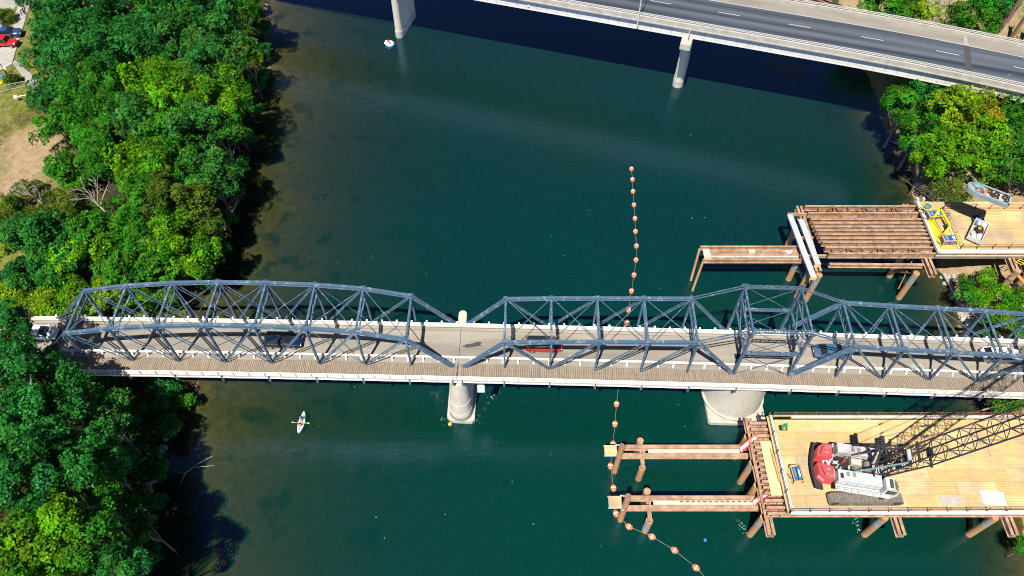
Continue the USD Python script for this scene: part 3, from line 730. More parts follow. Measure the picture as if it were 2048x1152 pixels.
hw = thing('highway_bridge', 'concrete highway bridge with pale girder and dark asphalt lanes, upper right', 'bridge')
obj('deck_slab', hstrip(0.25, 12.2, HZ - .55, HZ - .004), 'highway_concrete', hw)
obj('lane', hstrip(0.62, 9.1, HZ - .05, HZ), 'highway_asphalt', hw)
obj('shoulder', hstrip(9.1, 11.95, HZ - .05, HZ + .002), 'highway_shoulder', hw)
pr = obj('parapet', hstrip(-0.05, 0.42, HZ - .35, HZ + .55), 'highway_concrete', hw)
pf = obj('parapet', hstrip(11.95, 12.4, HZ - .4, HZ + .55), 'highway_concrete', hw)
obj('deck_lip', hstrip(-.14, -.052, HZ - .50, HZ - .30), 'highway_concrete', hw)
for n_, par_ in ((0.22, pr), (12.18, pf)):
    b = MB()
    for z in (.78, 1.05):
        b.add(*hstrip(n_ - .05, n_ + .05, HZ + z - .05, HZ + z + .05).arrays())
    r = obj('rail', b, 'rail_metal', hw)
    for k in range(-24, 44):
        a = k * 2.6 + 1
        obj('rail_post', MB().beam(H(a, n_, HZ + .55), H(a, n_, HZ + 1.1), .12, .09), 'rail_metal', r)
gd = obj('girder', hstrip(.46, .80, HZ - 2.35, HZ - .55), 'flange_pale', hw)
for k in range(-40, 60):
    a = k * 1.9
    obj('panel_joint', MB().beam(H(a, .452, HZ - 2.3), H(a, .452, HZ - .6), .02, .03, np.array([*HD, 0])), 'patch_dark', gd)
obj('girder_foot', hstrip(.42, .84, HZ - 2.48, HZ - 2.35), 'flange_pale', gd)
obj('girder', hstrip(10.6, 10.67, HZ - 2.35, HZ - .55), 'girder_paint', hw)  # far girder: the blue of shade on pale concrete is put into its colour
obj('girder_flange', hstrip(10.2, 11.1, HZ - 2.44, HZ - 2.35), 'flange_pale', hw)
obj('soffit', hstrip(.80, 10.6, HZ - .75, HZ - .56), 'highway_concrete', hw)
for k in range(-10, 12):
    a0 = 6.3 + k * 12.15
    obj('lane_dash', MB().loft([[H(a, 5.80, HZ), H(a, 5.92, HZ), H(a, 5.92, HZ + .006), H(a, 5.80, HZ + .006)] for a in (a0 - 1.85, a0 + 1.85)]), 'worn_line', hw)
obj('edge_line', hstrip(9.04, 9.14, HZ - .02, HZ + .008), 'worn_line', hw)
obj('edge_line', hstrip(.85, .97, HZ - .02, HZ + .006), 'worn_line', hw)
obj('deck_joint', MB().loft([[H(57.6 + e, .7, HZ + .004), H(57.6 + e, 9.0, HZ + .004), H(57.6 + e, 9.0, HZ + .012), H(57.6 + e, .7, HZ + .012)] for e in (0, 1.0)]), 'patch_dark', hw, label='dark repaired joint across the lanes')
obj('deck_joint', MB().loft([[H(57.6 + e, 9.0, HZ + .004), H(57.75 + e * .6, 11.6, HZ + .004), H(57.75 + e * .6, 11.6, HZ + .012), H(57.6 + e, 9.0, HZ + .012)] for e in (0, .8)]), 'patch_pale', hw, label='brown end of the joint on the shoulder')


def hpier(a, nn, label, ledge, hwid):
    p = thing('highway_pier', label, 'bridge pier')
    def ring(w, z, n0, n1):
        o = []
        for k in range(10):
            t = math.pi + math.pi * k / 9; o.append((a + w * math.cos(t), n0 + w * math.sin(t)))
        for k in range(10):
            t = math.pi * k / 9; o.append((a + w * math.cos(t), n1 + w * math.sin(t)))
        return [H(x, y, z) for x, y in o]
    obj('shaft', MB().loft([ring(hwid - .1 * t, -4 + t * 16.2, nn, 10.5) for t in (0, .36, .7, 1)]), 'pier_concrete', p, smooth=40)
    obj('water_band', MB().loft([ring(hwid, -2, nn - .04, 10.5), ring(hwid + .05, 1.4, nn - .04, 10.5), ring(hwid + .02, 1.5, nn - .02, 10.5)]), 'pad_concrete', p, smooth=40)
    obj('cap', MB().loft([[H(a - hwid * .95, ledge, z), H(a + hwid * .95, ledge, z), H(a + hwid * .95, 11.6, z), H(a - hwid * .95, 11.6, z)] for z in (12.3, 13.4)]), 'pad_concrete', p)
    return p


hpier(12.4, 4.6, 'highway pier with a projecting cap ledge, right of midstream', -1.6, .97)
hpier(-45.0, 3.5, 'highway pier standing beside the white raft', 1.2, .80)
lp = thing('highway_lamp', 'pale tapered lamp pole leaning over the highway parapet near the top edge', 'street lamp')
q = H(3.4, -.1, HZ - .6)
obj('pole', MB().tube(q - UP * 1.2, q + UP * 8.5, .13, .08, n=8), 'rail_metal', lp)
obj('arm', MB().tube(q + UP * 8.3, q + UP * 8.9 + np.array([*HN, 0]) * 2.4, .06, .05, n=6), 'rail_metal', lp)
obj('lamp_head', MB().box(q + UP * 8.9 + np.array([*HN, 0]) * 2.7, (.3, .75, .16), -.29), 'rail_metal', lp)
dp = thing('drain_pipe', 'pale drain pipe running from the highway parapet down to the pier ledge', 'pipe')
obj('pipe', MB().tube(H(12.6, -.45, HZ + .1), H(12.5, -.6, 13.4), .10, n=8), 'rail_metal', dp)
obj('bracket', MB().box(H(12.55, -.35, 14.6), (.3, .3, .2), -.29), 'rail_metal', dp)
nl = thing('navigation_lamp', 'small white lantern hanging under the highway edge near the top centre', 'lamp')
q = survey(1057, 8, 14.6)
obj('hanger', MB().tube(q, q + UP * 1.6, .05, n=6), 'rail_metal', nl)
obj('lantern', MB().tube(q - UP * .5, q, .2, .16, n=10), 'lamp_clear', nl)
# rusty rail trestle beyond the highway, top right corner
rt = thing('rail_trestle_bent', 'rusty raked steel legs of a rail trestle in the top right corner', 'trestle')
for (p0, p1, w) in (((2016, 82), (2046, 8), .55), ((2040, 95), (2085, 10), .55), ((2014, 40), (2020, -20), .5), ((1998, 60), (2002, -10), .45)):
    a, c = survey(*p0, 4.0), survey(*p1, 4.0); top = a + np.array([.8, .6, 9.0])
    obj('leg', MB().ibeam(a - UP * 1, top, .5, w, .06, .06, up=np.array([0, 1.0, 0])), 'rust_dark', rt)
rg = thing('rail_trestle_girder', 'rusty rail girder end showing past the highway at the top edge', 'girder')
g0, g1 = survey(1590, -20, 9), survey(1668, 12, 9)
obj('beam', MB().ibeam(g0, g1, 1.2, .6), 'rust_dark', rg); obj('beam', MB().ibeam(g0 + [0, 1.4, 0], g1 + [0, 1.4, 0], 1.2, .6), 'rust_dark', rg)
# ---------------------------------------------------------------- work trestles
RNG = np.random.default_rng(7)


def pile(parent, x, y, top, r=.44, grey=None, name='pile', bottom=-6):
    p = obj(name, MB().tube((x, y, bottom), (x, y, top), r, n=14), 'pile_rust', parent, smooth=40)
    if grey:
        obj('pile_sleeve', MB().tube((x, y, grey[0]), (x, y, grey[1]), r + .012, n=14), 'pile_grey', p, smooth=40)
    return p


def rail_line(parent, pts, h=1.05, step=2.3, mat_='rust_dark'):
    b = MB(); 
    for a, c in zip(pts[:-1], pts[1:]):
        for z in (h, h * .52):
            b.beam(np.array(a) + UP * z, np.array(c) + UP * z, .05, .05)
    r = obj('railing', b, mat_, parent)
    for a, c in zip(pts[:-1], pts[1:]):
        a, c = np.array(a, float), np.array(c, float); n = max(1, int(round(np.linalg.norm(c - a) / step)))
        for k in range(n + 1):
            q = a + (c - a) * k / n
            obj('railing_post', MB().beam(q - UP * .1, q + UP * (h + .08), .09, .09), mat_, r)


def mats(parent, x0, x1, y0, y1, z, lx, ly, seed):
    rng = np.random.default_rng(seed); ny = int(round((y1 - y0) / ly)); dy = (y1 - y0) / ny
    for j in range(ny):
        x = x0 - rng.uniform(0, lx * .8)
        while x < x1:
            a, c = max(x, x0) + .012, min(x + lx, x1) - .012
            if c - a > .3:
                zz = z + rng.uniform(-.012, .012)
                obj('timber_mat', MB().box(((a + c) / 2, y0 + (j + .5) * dy, zz - .15), (c - a, dy - .024, .3), rng.uniform(-.0015, .0015)), f'timber_mat_{rng.integers(5)}', parent)
            x += lx * rng.choice([1.0, 1.0, .75])


# --- lower trestle (with the crane)
ZL = 9.0
lt = thing('crane_trestle', 'timber decked steel work trestle carrying the crawler crane, lower right', 'work trestle')
X0, X1, Y0, Y1 = 32.15, 82.0, 29.55, 42.0
mats(lt, X0 + .35, X1, Y0 + .62, Y1 - .55, ZL, 4.7, 1.52, 21)
obj('edge_channel', MB().box((X0 + .16, (Y0 + Y1) / 2, ZL - .02), (.32, Y1 - Y0, .42)), 'edge_white', lt)
obj('edge_channel', MB().box(((X0 + X1) / 2 + .2, Y0 + .10, ZL - .05), (X1 - X0 - .4, .24, .46)), 'edge_white', lt)
obj('edge_timber', MB().box(((X0 + X1) / 2 + .2, Y0 + .42, ZL - .06), (X1 - X0 - .4, .34, .34)), 'plate_pale', lt)
obj('edge_timber', MB().box(((X0 + X1) / 2 + 1.4, Y1 - .24, ZL + .06), (X1 - X0 - 2.6, .30, .34)), 'plate_pale', lt)
obj('edge_timber', MB().box(((X0 + X1) / 2 + .2, Y1 - .02, ZL - .1), (X1 - X0 - .4, .1, .3)), 'timber_mat_0', lt)
rail_line(lt, [(X0 - .12, Y1 - .1, ZL), (X0 - .12, Y0 + .1, ZL), (X1, Y0 + .42, ZL + .1)])
rail_line(lt, [(X0 + .5, Y1 - .06, ZL), (X1, Y1 - .06, ZL)], step=2.6)
obj('rail_walk', MB().box((X0 - .16, (Y0 + Y1) / 2, ZL - .16), (.22, Y1 - Y0, .12)), 'timber_mat_1', lt)
ys_ = [41.45, 40.6, 39.75] + list(np.linspace(38.95, 32.35, 10)) + [31.5, 30.65, 29.95]
for k, y in enumerate(ys_):
    xl = 29.85 + (.15 if 2 < k < 13 else 0) + RNG.uniform(-.08, .08)
    g_ = obj('deck_beam', MB().ibeam((xl, y, 8.05), (X1, y, 8.05), .9, .36, .06, .05), 'rust_steel', lt)
    for q in (xl + .5, xl + 1.55):
        obj('beam_stiffener', MB().box((q, y - .11, 7.6), (.04, .18, .76)).box((q, y + .11, 7.6), (.04, .18, .76)), 'rust_steel', g_)
obj('side_platform', MB().box((31.42, 35.5, 8.10), (1.4, 6.9, .07)), 'plywood', lt)
obj('side_platform_edge', MB().box((30.75, 35.5, 8.02), (.12, 6.9, .2)), 'timber_mat_0', lt)
obj('leaning_board', MB().beam((31.75, 37.9, 8.2), (31.95, 33.6, 8.45), .22, .5), 'timber_mat_0', lt)
for xb in (30.15, 45.3, 58.4, 71.5):
    for o in (-.28, .28):
        obj('cap_beam', MB().ibeam((xb + o, 27.7, 7.14), (xb + o, 42.6, 7.14), .85, .36, .06, .05), 'rust_steel', lt)
    obj('cap_plate', MB().box((xb, 27.76, 6.7), (.5, .05, .8)), 'rust_steel', lt)
    for y, gr in ((30.05, (3.9, 5.6)), (34.0, None), (36.9, (4.6, 5.9)), (40.4, None)):
        pile(lt, xb - .3 - (.75 if xb > 40 else 0), y, 6.35, .43, gr)
for k, (xx, yy, w, d, m_) in enumerate(((51.05, 31.0, 2.4, 1.15, 'steel_plate'), (56.2, 31.4, 2.7, 1.7, 'plate_light'))):
    pl_ = thing('steel_plate', ('small dull steel plate lying on the timber deck by the near rail', 'larger pale steel plate lying on the timber deck at the right edge')[k], 'plate', (xx, yy, ZL + .022), (.05, -.1)[k])
    obj('sheet', MB().box((0, 0, .015), (w, d, .03)), m_, pl_)
    obj('lifting_eye', MB().ring((w * .4, 0, .05), .07, .02, (0, 1, 0), 8, 5), 'rust_dark', pl_)

# --- two finger piers reaching left from the lower trestle
def finger(label, yn, ys, x1, plate0, frame):
    f = thing('finger_pier', label, 'finger pier')
    for y in (yn, ys):
        obj('beam', MB().ibeam((13.9, y, 4.75), (x1, y, 4.75), .75, .52, .06, .05), 'rust_steel', f)
    n = 7; xs_ = np.linspace(plate0, x1 - 1.3, n + 1)
    for a, c in zip(xs_[:-1], xs_[1:]):
        obj('deck_plate', MB().box(((a + c) / 2, (yn + ys) / 2, 4.52 + RNG.uniform(-.01, .01)), (c - a - .02, abs(yn - ys) - .55, .05)), 'plate_pale', f)
    if frame:
        for x in np.linspace(plate0 + 3.5, plate0 + 12, 13):
            obj('slot_bar', MB().box((x, yn - .45, 4.57), (.42, .14, .05)), 'rust_dark', f)
    for x in (14.1, 16.9):
        obj('cross_beam', MB().beam((x, yn - .2, 4.2), (x, ys + .2, 4.2), .3, .4), 'rust_steel', f)
    yc = (yn + ys) / 2
    obj('end_platform', MB().box((12.6, yc + .05, 4.72), (1.6, abs(yn - ys) + .25, .10)), 'timber_mat_4', f)
    obj('platform_frame', MB().box((12.6, yc + .05 - abs(yn - ys) / 2 - .1, 4.58), (1.7, .12, .3)).box((12.6, yc + .05 + abs(yn - ys) / 2 + .1, 4.58), (1.7, .12, .3)).beam((13.3, ys - .35, 4.6), (14.3, ys - .1, 4.6), .1, .2).beam((13.3, yn + .35, 4.6), (14.3, yn + .1, 4.6), .1, .2), 'galvanized', f)
    return f, yc


f1, yc = finger('upper of two rusty finger piers, with plain pale deck plates', 39.75, 38.62, 30.4, 17.4, False)
pile(f1, 13.55, 38.3, 8.2, .36); pile(f1, 16.6, 37.35, 3.7, .42); pile(f1, 16.7, 41.0, 3.9, .42)
obj('pile_cap', MB().beam((16.65, 37.2, 3.85), (16.65, 41.2, 3.85), .5, .3), 'rust_steel', f1)
f2, yc = finger('lower of two rusty finger piers, with slotted deck plates', 33.05, 31.85, 30.9, 17.3, True)
pile(f2, 13.75, 31.9, 8.2, .38); pile(f2, 16.75, 30.55, 3.8, .44, (.6, 3.6)); pile(f2, 16.85, 34.2, 3.9, .44)
obj('pile_cap', MB().beam((16.8, 30.4, 3.9), (16.8, 34.4, 3.9), .5, .3), 'rust_steel', f2)
for f, x, y in ((f1, 16.6, 37.35), (f2, 16.75, 30.55), (f1, 13.55, 38.3), (f2, 13.75, 31.9)):
    z = {16.6: 3.7, 16.75: 3.8, 13.55: 8.2, 13.75: 8.2}[x]
    obj('pile_mouth', MB().tube((x, y, z - .02), (x, y, z + .012), .33, n=14), 'rust_dark', f)


def ladder(label, p0, p1):
    l = thing('gangway_ladder', label, 'ladder'); p0, p1 = np.array(p0, float), np.array(p1, float)
    ax = unit(p1 - p0); s = unit(np.cross(ax, UP)); L = np.linalg.norm(p1 - p0)
    for k in (-1, 1):
        obj('stile', MB().beam(p0 + s * k * .34, p1 + s * k * .34, .09, .16), 'red_paint', l)
        obj('handrail', MB().beam(p0 + s * k * .36 + UP * .7, p1 + s * k * .36 + UP * .7, .05, .05), 'red_paint', l)
    n = 11
    for k in range(n):
        q = p0 + ax * L * (k + .5) / n
        obj('tread', MB().beam(q - s * .33, q + s * .33, .24, .05), 'white_paint', l)


ladder('red and white gangway from the upper finger pier up to the crane trestle', survey(1481, 900, 4.85), survey(1514, 875, 8.15))
ladder('red and white gangway from the lower finger pier up to the crane trestle', survey(1508, 1007, 4.85), survey(1535, 988, 8.15))

# --- upper trestle under construction
ZU = 8.5
ut = thing('upper_trestle', 'timber decked steel work trestle on the right bank above the truss bridge', 'work trestle')
U0, U1, V0, V1 = 62.4, 104.0, 68.5, 78.7
mats(ut, U0 + .5, U1, V0 + .55, V1 - .1, ZU, 4.2, 1.45, 22)
obj('edge_channel', MB().box((U0 + .22, (V0 + V1) / 2, ZU), (.44, V1 - V0, .40)), 'plate_pale', ut)
obj('edge_channel', MB().box(((U0 + U1) / 2, V0 + .22, ZU - .04), (U1 - U0 - .9, .44, .34)), 'edge_white', ut)
obj('edge_fascia', MB().box(((U0 + U1) / 2, V0 - .05, ZU - .65), (U1 - U0, .1, .28)), 'plate_pale', ut)
obj('kerb_timber', MB().box((U0 + 3.6 + 18, V1 - 1.95, ZU + .12), (36, .25, .24)), 'timber_mat_3', ut)
obj('kerb_timber', MB().box((U0 + 3.3, (V0 + V1) / 2 - .6, ZU + .12), (.3, 7.6, .24)), 'plate_pale', ut)
rail_line(ut, [(U0 + 3.55, V1 - 1.7, ZU), (U1, V1 - 1.7, ZU)], step=2.4)
rail_line(ut, [(U0 + 3.55, V1 - 1.7, ZU), (U0 + 3.55, V0 + .75, ZU)], step=2.6, mat_='pile_rust')
rail_line(ut, [(U0 + 3.55, V0 + .75, ZU), (U1, V0 + .75, ZU)], step=2.4)
obj('cap_post', MB().box((U0 + .15, V1 + .1, ZU + .1), (.35, .5, .9)).box((U0 + 1.1, V1 + .1, ZU + .1), (.35, .5, .9)), 'plate_pale', ut)
yb = [78.15, 76.75, 75.45, 74.7, 73.95, 73.2, 72.45, 71.7, 70.95, 69.9, 68.75]
bl = [45.4, 45.5, 45.6, 45.7, 45.8, 45.9, 46.0, 46.1, 46.3, 46.5, 46.7]
for k, y in enumerate(yb):
    g_ = obj('deck_beam', MB().ibeam((bl[k], y, 8.05), (U1, y, 8.05), 1.0, .33, .06, .05), 'rust_steel', ut)
    for x in np.arange(bl[k] + 2.6, 62, 2.7):
        obj('beam_stiffener', MB().box((x, y - .11, 7.59), (.05, .19, .78)), 'rust_steel', g_)
    obj('beam_end_plate', MB().box((bl[k] - .03, y, 7.6), (.05, .46, .98)), 'rust_dark', g_)
for y0, y1 in ((78.15, 76.75), (69.9, 68.75)):
    xs_ = np.linspace(47.4, 61.2, 7)
    for k in range(6):
        obj('cross_frame', MB().beam((xs_[k], y0, 7.9), (xs_[k], y1, 7.9), .16, .14), 'rust_dark', ut)
        a, c = ((xs_[k], y0, 7.8), (xs_[k + 1], y1, 7.8)) if k % 2 else ((xs_[k], y1, 7.8), (xs_[k + 1], y0, 7.8))
        obj('cross_frame', MB().beam(a, c, .14, .14), 'rust_dark', ut)
for xb, ya, yb_ in ((61.6, 65.6, 79.4), (44.9, 66.2, 79.0), (77.5, 65.6, 79.4)):
    for o in (-.3, .3):
        obj('cap_beam', MB().ibeam((xb + o, ya, 7.12), (xb + o, yb_, 7.12), .85, .38, .06, .05), 'rust_steel', ut)
for x, y, gr in ((59.6, 66.4, (3.6, 6.2)), (59.4, 70.6, None), (45.2, 66.1, (3.4, 6.2)), (43.9, 66.6, (5.2, 6.3)), (43.4, 70.0, (2.6, 6)), (43.9, 75.4, None), (61.2, 76.5, None), (76.4, 66.6, (3.0, 4.4)), (77.6, 71, None), (77.6, 76, None)):
    pile(ut, x, y, 6.35, .46, gr)
for a, c in (((58.9, 66.8, 1.8), (60.8, 70.2, 5.6)), ((60.0, 66.8, 5.6), (59.2, 70.2, 1.8)), ((45.0, 66.2, 5.8), (43.6, 69.8, 2.4)), ((45.2, 66.3, 2.8), (43.6, 69.8, 5.9))):
    obj('pile_brace', MB().beam(a, c, .16, .16), 'rust_dark', ut)
obj('side_beam', MB().ibeam((47.2, 68.1, 6.35), (61.8, 68.0, 6.35), .7, .45, .06, .05), 'rust_steel', ut)
for k, (a, c) in enumerate((((42.7, 76.6, 7.86), (43.5, 64.6, 7.86)), ((44.15, 75.6, 7.86), (44.7, 67.0, 7.86)))):
    gb_ = thing('galvanized_beam', ('longer pale galvanized box beam laid across the trestle end', 'shorter pale galvanized box beam beside the rusty beam ends')[k], 'beam')
    obj('flange', MB().beam(a, c, .85, .06, off=(0, -.03)), 'galvanized', gb_)
    obj('web', MB().beam(np.array(a) - UP * .06, np.array(c) - UP * .06, .5, .6, off=(0, -.3)), 'galvanized', gb_)
    obj('end_block', MB().box(np.array(c) + [0, -.05, -.35], (.9, .12, .7)), 'plywood', gb_)
for k, (a, c) in enumerate((((42.6, 76.95, 7.62), (46.6, 76.95, 7.62)), ((42.9, 69.1, 7.15), (48.4, 69.1, 7.15)), ((43.0, 72.6, 7.15), (45.6, 72.6, 7.15)))):
    wl = thing('rusty_waler', ('rusty beam lying across the far end of the pale galvanized beams', 'rusty beam lying under the near end of the pale galvanized beams', 'short rusty beam between the two pale galvanized beams')[k], 'beam')
    obj('section', MB().ibeam(a, c, .4, .4), 'rust_steel', wl)
    obj('end_plate', MB().box(np.array(a) + [-.02, 0, -.2], (.04, .42, .42)), 'rust_dark', wl)
uf = thing('upper_finger_pier', 'narrow rusty finger pier with board floor on two thin piles', 'finger pier')
for y in (71.25, 68.75):
    obj('beam', MB().ibeam((28.4, y, 6.6), (43.6, y, 6.6), .75, .30, .05, .04), 'rust_steel', uf)
for k, y in enumerate(np.linspace(69.15, 70.85, 7)):
    obj('floor_board', MB().box((36.4, y, 6.12 + .02 * (k % 2)), (13.6, .23, .06)), ('timber_mat_3', 'rust_steel', 'plate_pale')[k % 3] if k in (2,) else 'rust_steel', uf)
for k in range(4):
    obj('end_board', MB().box((28.85 + k * .26, 70.0, 6.38), (.23, 1.9, .08)), 'plate_pale', uf)
for (x, y), (tx, ty) in (((27.84, 67.7), (28.55, 68.8)), ((28.0, 69.4), (28.4, 71.2))):
    obj('thin_pile', MB().tube((x - .15, y - .5, -4), (tx, ty, 6.0), .2, n=10), 'pile_rust', uf, smooth=40)
hr = thing('hose_coil', 'pale hose coil lying on the board floor of the upper finger pier', 'hose', (33.9, 69.7, 6.2))
obj('coil', MB().ring((0, 0, .05), .42, .05, UP, 16, 6), 'rope', hr)
tb = thing('tool_box', 'small pale wooden box on the board floor of the upper finger pier', 'box', (36.0, 70.4, 6.17))
obj('box_body', MB().box((0, 0, .2), (.9, .6, .38)), 'plate_pale', tb); obj('lid', MB().box((0, 0, .41), (.95, .65, .04)), 'plywood', tb)
bs = thing('pale_sack', 'crumpled pale sack near the galvanized beams on the upper finger pier', 'sack', (41.6, 70.4, 6.17))
obj('sack_body', MB().blob((0, 0, .18), (.5, .35, .22), 4, 2, .5), 'cloth_white', bs); obj('sack_tie', MB().blob((.5, .1, .15), (.14, .1, .1), 5), 'cloth_white', bs)
# ---------------------------------------------------------------- crawler crane
AZ = math.radians(-9.8)
cr = thing('crawler_crane', 'red and white crawler crane with black lattice boom standing on the timber trestle deck', 'crane')
CC = np.array([40.9, 33.95, ZL])
ca, sa = math.cos(AZ), math.sin(AZ)


def Q(x, y, z):
    """Crane upper-works coordinates (forward, left, up from the deck)."""
    return CC + np.array([ca * x - sa * y, sa * x + ca * y, z])


for sgn in (-1, 1):
    cy_ = CC[1] + sgn * 2.8 - .12; L, Hh, wd = 4.25, 1.25, 1.15
    prof = []
    for k in range(9):
        t = math.pi / 2 + math.pi * k / 8; prof.append((-L + .62 + .6 * math.cos(t), .63 + .6 * math.sin(t)))
    for k in range(9):
        t = -math.pi / 2 + math.pi * k / 8; prof.append((L - .62 + .6 * math.cos(t), .63 + .6 * math.sin(t)))
    prof = np.array(prof)
    fr = obj('track_frame', MB().box((CC[0], cy_, ZL + .63), (2 * L - 1.3, .7, .75)), 'crane_black', cr)
    # shoes around the track, one by one
    seg = np.vstack([prof, prof[:1]]); dl = np.r_[0, np.cumsum(np.linalg.norm(np.diff(seg, axis=0), axis=1))]
    n = 54; belt = obj('track_belt', MB().loft([[(CC[0] + px * .965, cy_ + e * wd * .42, ZL + .02 + pz * .96) for px, pz in prof] for e in (-1, 1)]), 'track_steel', cr)
    for k in range(n):
        s_ = dl[-1] * k / n; i = min(np.searchsorted(dl, s_, 'right') - 1, len(prof) - 1); t = (s_ - dl[i]) / (dl[i + 1] - dl[i] + 1e-9)
        p = seg[i] * (1 - t) + seg[i + 1] * t; d = unit(seg[i + 1] - seg[i])
        R = np.array([[d[0], 0, -d[1]], [0, 1, 0], [d[1], 0, d[0]]])
        obj('track_shoe', MB().box((CC[0] + p[0], cy_, ZL + .02 + p[1]), (.30, wd, .09), R=R).box((CC[0] + p[0], cy_ + sgn * 0, ZL + .02 + p[1]), (.10, wd * .9, .15), R=R), 'track_steel', belt)
    for x in (-3.6, 3.6):
        obj('sprocket', MB().tube((CC[0] + x, cy_ - .5, ZL + .63), (CC[0] + x, cy_ + .5, ZL + .63), .5, n=14), 'crane_black', cr)
obj('carbody', MB().box(CC + [0, 0, 1.0], (2.6, 4.2, .7)).box(CC + [0, 0, 1.0], (4.6, 1.6, .5)), 'crane_black', cr)
obj('slew_ring', MB().tube(CC + UP * 1.3, CC + UP * 1.6, 1.3, n=24), 'crane_black', cr)
obj('main_frame', MB().beam(Q(-4.6, 0, 1.85), Q(2.4, 0, 1.85), 3.0, .5), 'crane_white', cr)
# rear beam and two stacks of red counterweight slabs
arc = [(-5.55 - .25 * math.cos((k - 6) / 6 * 1.25) + .35, (k - 6) / 6 * 2.9) for k in range(13)]
pts = [Q(-4.95 - .75 * math.cos(y / 2.9 * 1.2), y, 0)[:2] for _, y in arc]; inn = [Q(-4.35 - .4 * math.cos(y / 2.9 * 1.2), y, 0)[:2] for _, y in arc[::-1]]
obj('tail_tray', MB().prism(np.array(pts + inn)[::-1], ZL + 1.35, ZL + 1.6), 'crane_black', cr)
for sgn in (-1, 1):
    for k in range(5):
        z = 1.62 + .32 * k
        c0 = [(-5.55, .38), (-5.35, 1.65), (-4.7, 2.2), (-3.7, 2.2), (-3.7, .6), (-4.9, .38)]
        poly = [Q(x, y * sgn, 0)[:2] for x, y in c0]; poly = poly if sgn < 0 else poly[::-1]
        obj('counterweight_slab', MB().prism(np.array(poly), ZL + z, ZL + z + .295, .97), 'crane_red', cr)
    top = ZL + 1.62 + 2.4
    for x, y in ((-4.35, 1.65), (-4.35, 1.05), (-4.05, 1.8)):
        obj('lifting_pocket', MB().box(Q(x, y * sgn, 3.21), (.4, .28, .03), AZ), 'grille_grey', cr)
    obj('black_stripe', MB().beam(Q(-5.2, .75 * sgn, 3.205), Q(-4.75, 1.85 * sgn, 3.205), .12, .02), 'crane_black', cr)
# lettering on the near face of the near counterweight
tm = meshkit.text_mesh('HAMILTON', 0.34, 0.02, bold=True)
tv = np.array(tm.vertices); s_ = 1.55 / np.ptp(tv[:, 0])
a0 = Q(-5.35, -1.65, 0); a1 = Q(-4.7, -2.2, 0)
fx = unit(a1 - a0); fn = unit(np.cross(fx, UP))
o = Q(-5.32, -1.68, 2.25) + fn * .02
ln = np.linalg.norm(a1 - a0)
obj('lettering', (o + fx * (tv[:, :1] * ln * .92 / np.ptp(tv[:, 0])) + UP * tv[:, 1:2] * 1.0 + fn * tv[:, 2:3], np.array(tm.faces)), 'line_white', cr)
b0 = Q(-4.5, -2.765, 3.1); fx2 = unit(Q(-3.6, -2.765, 0) - Q(-4.5, -2.765, 0)); fn2 = unit(np.cross(fx2, UP))
# machine housings
obj('housing', MB().beam(Q(-3.2, 1.75, 2.75), Q(1.5, 1.75, 2.75), 1.15, 1.5), 'crane_white', cr, label='left engine housing, white')
obj('housing', MB().beam(Q(-3.3, -1.55, 2.6), Q(1.55, -1.55, 2.6), 1.35, 1.35), 'crane_white', cr, label='right housing, white, behind the cab')
obj('catwalk', MB().beam(Q(-3.3, -2.62, 2.1), Q(2.7, -2.62, 2.1), .75, .08), 'crane_white', cr)
obj('catwalk', MB().beam(Q(-3.3, 2.6, 2.1), Q(1.5, 2.6, 2.1), .5, .08), 'galvanized', cr)
b = MB()
for x in np.arange(-3.2, 1.6, .8):
    b.beam(Q(x, -2.97, 2.1), Q(x, -2.97, 3.05), .04, .04)
b.beam(Q(-3.3, -2.97, 3.05), Q(1.6, -2.97, 3.05), .05, .05).beam(Q(-3.3, -2.97, 2.6), Q(1.6, -2.97, 2.6), .04, .04)
obj('handrail', b, 'crane_white', cr)
for x in (-1.7, -1.0, -.1):
    obj('grille', MB().beam(Q(x, 1.75, 3.515), Q(x + .42, 1.75, 3.515), .62, .02), 'grille_grey', cr)
for x in (-2.4, -1.7):
    obj('grille', MB().beam(Q(x, -1.3, 3.29), Q(x + .4, -1.3, 3.29), .5, .02), 'grille_grey', cr)
obj('trim_line', MB().beam(Q(-3.3, -2.232, 2.35), Q(1.55, -2.232, 2.35), .012, .05), 'crane_black', cr)
for x, r in ((-2.35, .42), (-1.0, .5), (.35, .5)):
    obj('winch_drum', MB().tube(Q(x, -.55, 2.7), Q(x, .75, 2.7), r, n=16), 'track_steel' if r > .45 else 'crane_black', cr, smooth=40)
obj('winch_cover', MB().beam(Q(-1.75, .45, 3.05), Q(-.6, .45, 3.05), .9, .7), 'plate_pale', cr)
rng = np.random.default_rng(5); b = MB()
for k in range(22):
    b.box(Q(rng.uniform(-3.6, -2.2), rng.uniform(-.6, 1.0), rng.uniform(2.2, 3.4)), rng.uniform(.1, .4, 3), rng.uniform(0, 3))
obj('engine_parts', b, 'crane_black', cr)
b = MB()
for k in range(14):
    b.box(Q(rng.uniform(-4.4, -2.6), rng.uniform(-.6, .6), rng.uniform(2.2, 3.2)), rng.uniform(.15, .55, 3), rng.uniform(0, 3))
obj('engine_parts', b, 'crane_white', cr)
obj('exhaust', MB().tube(Q(-2.6, .2, 2.6), Q(-2.6, .2, 3.7), .13, n=10), 'red_paint', cr)
obj('side_arm', MB().beam(Q(-1.6, 2.2, 3.6), Q(4.0, 3.0, 3.9), .18, .2), 'crane_black', cr)
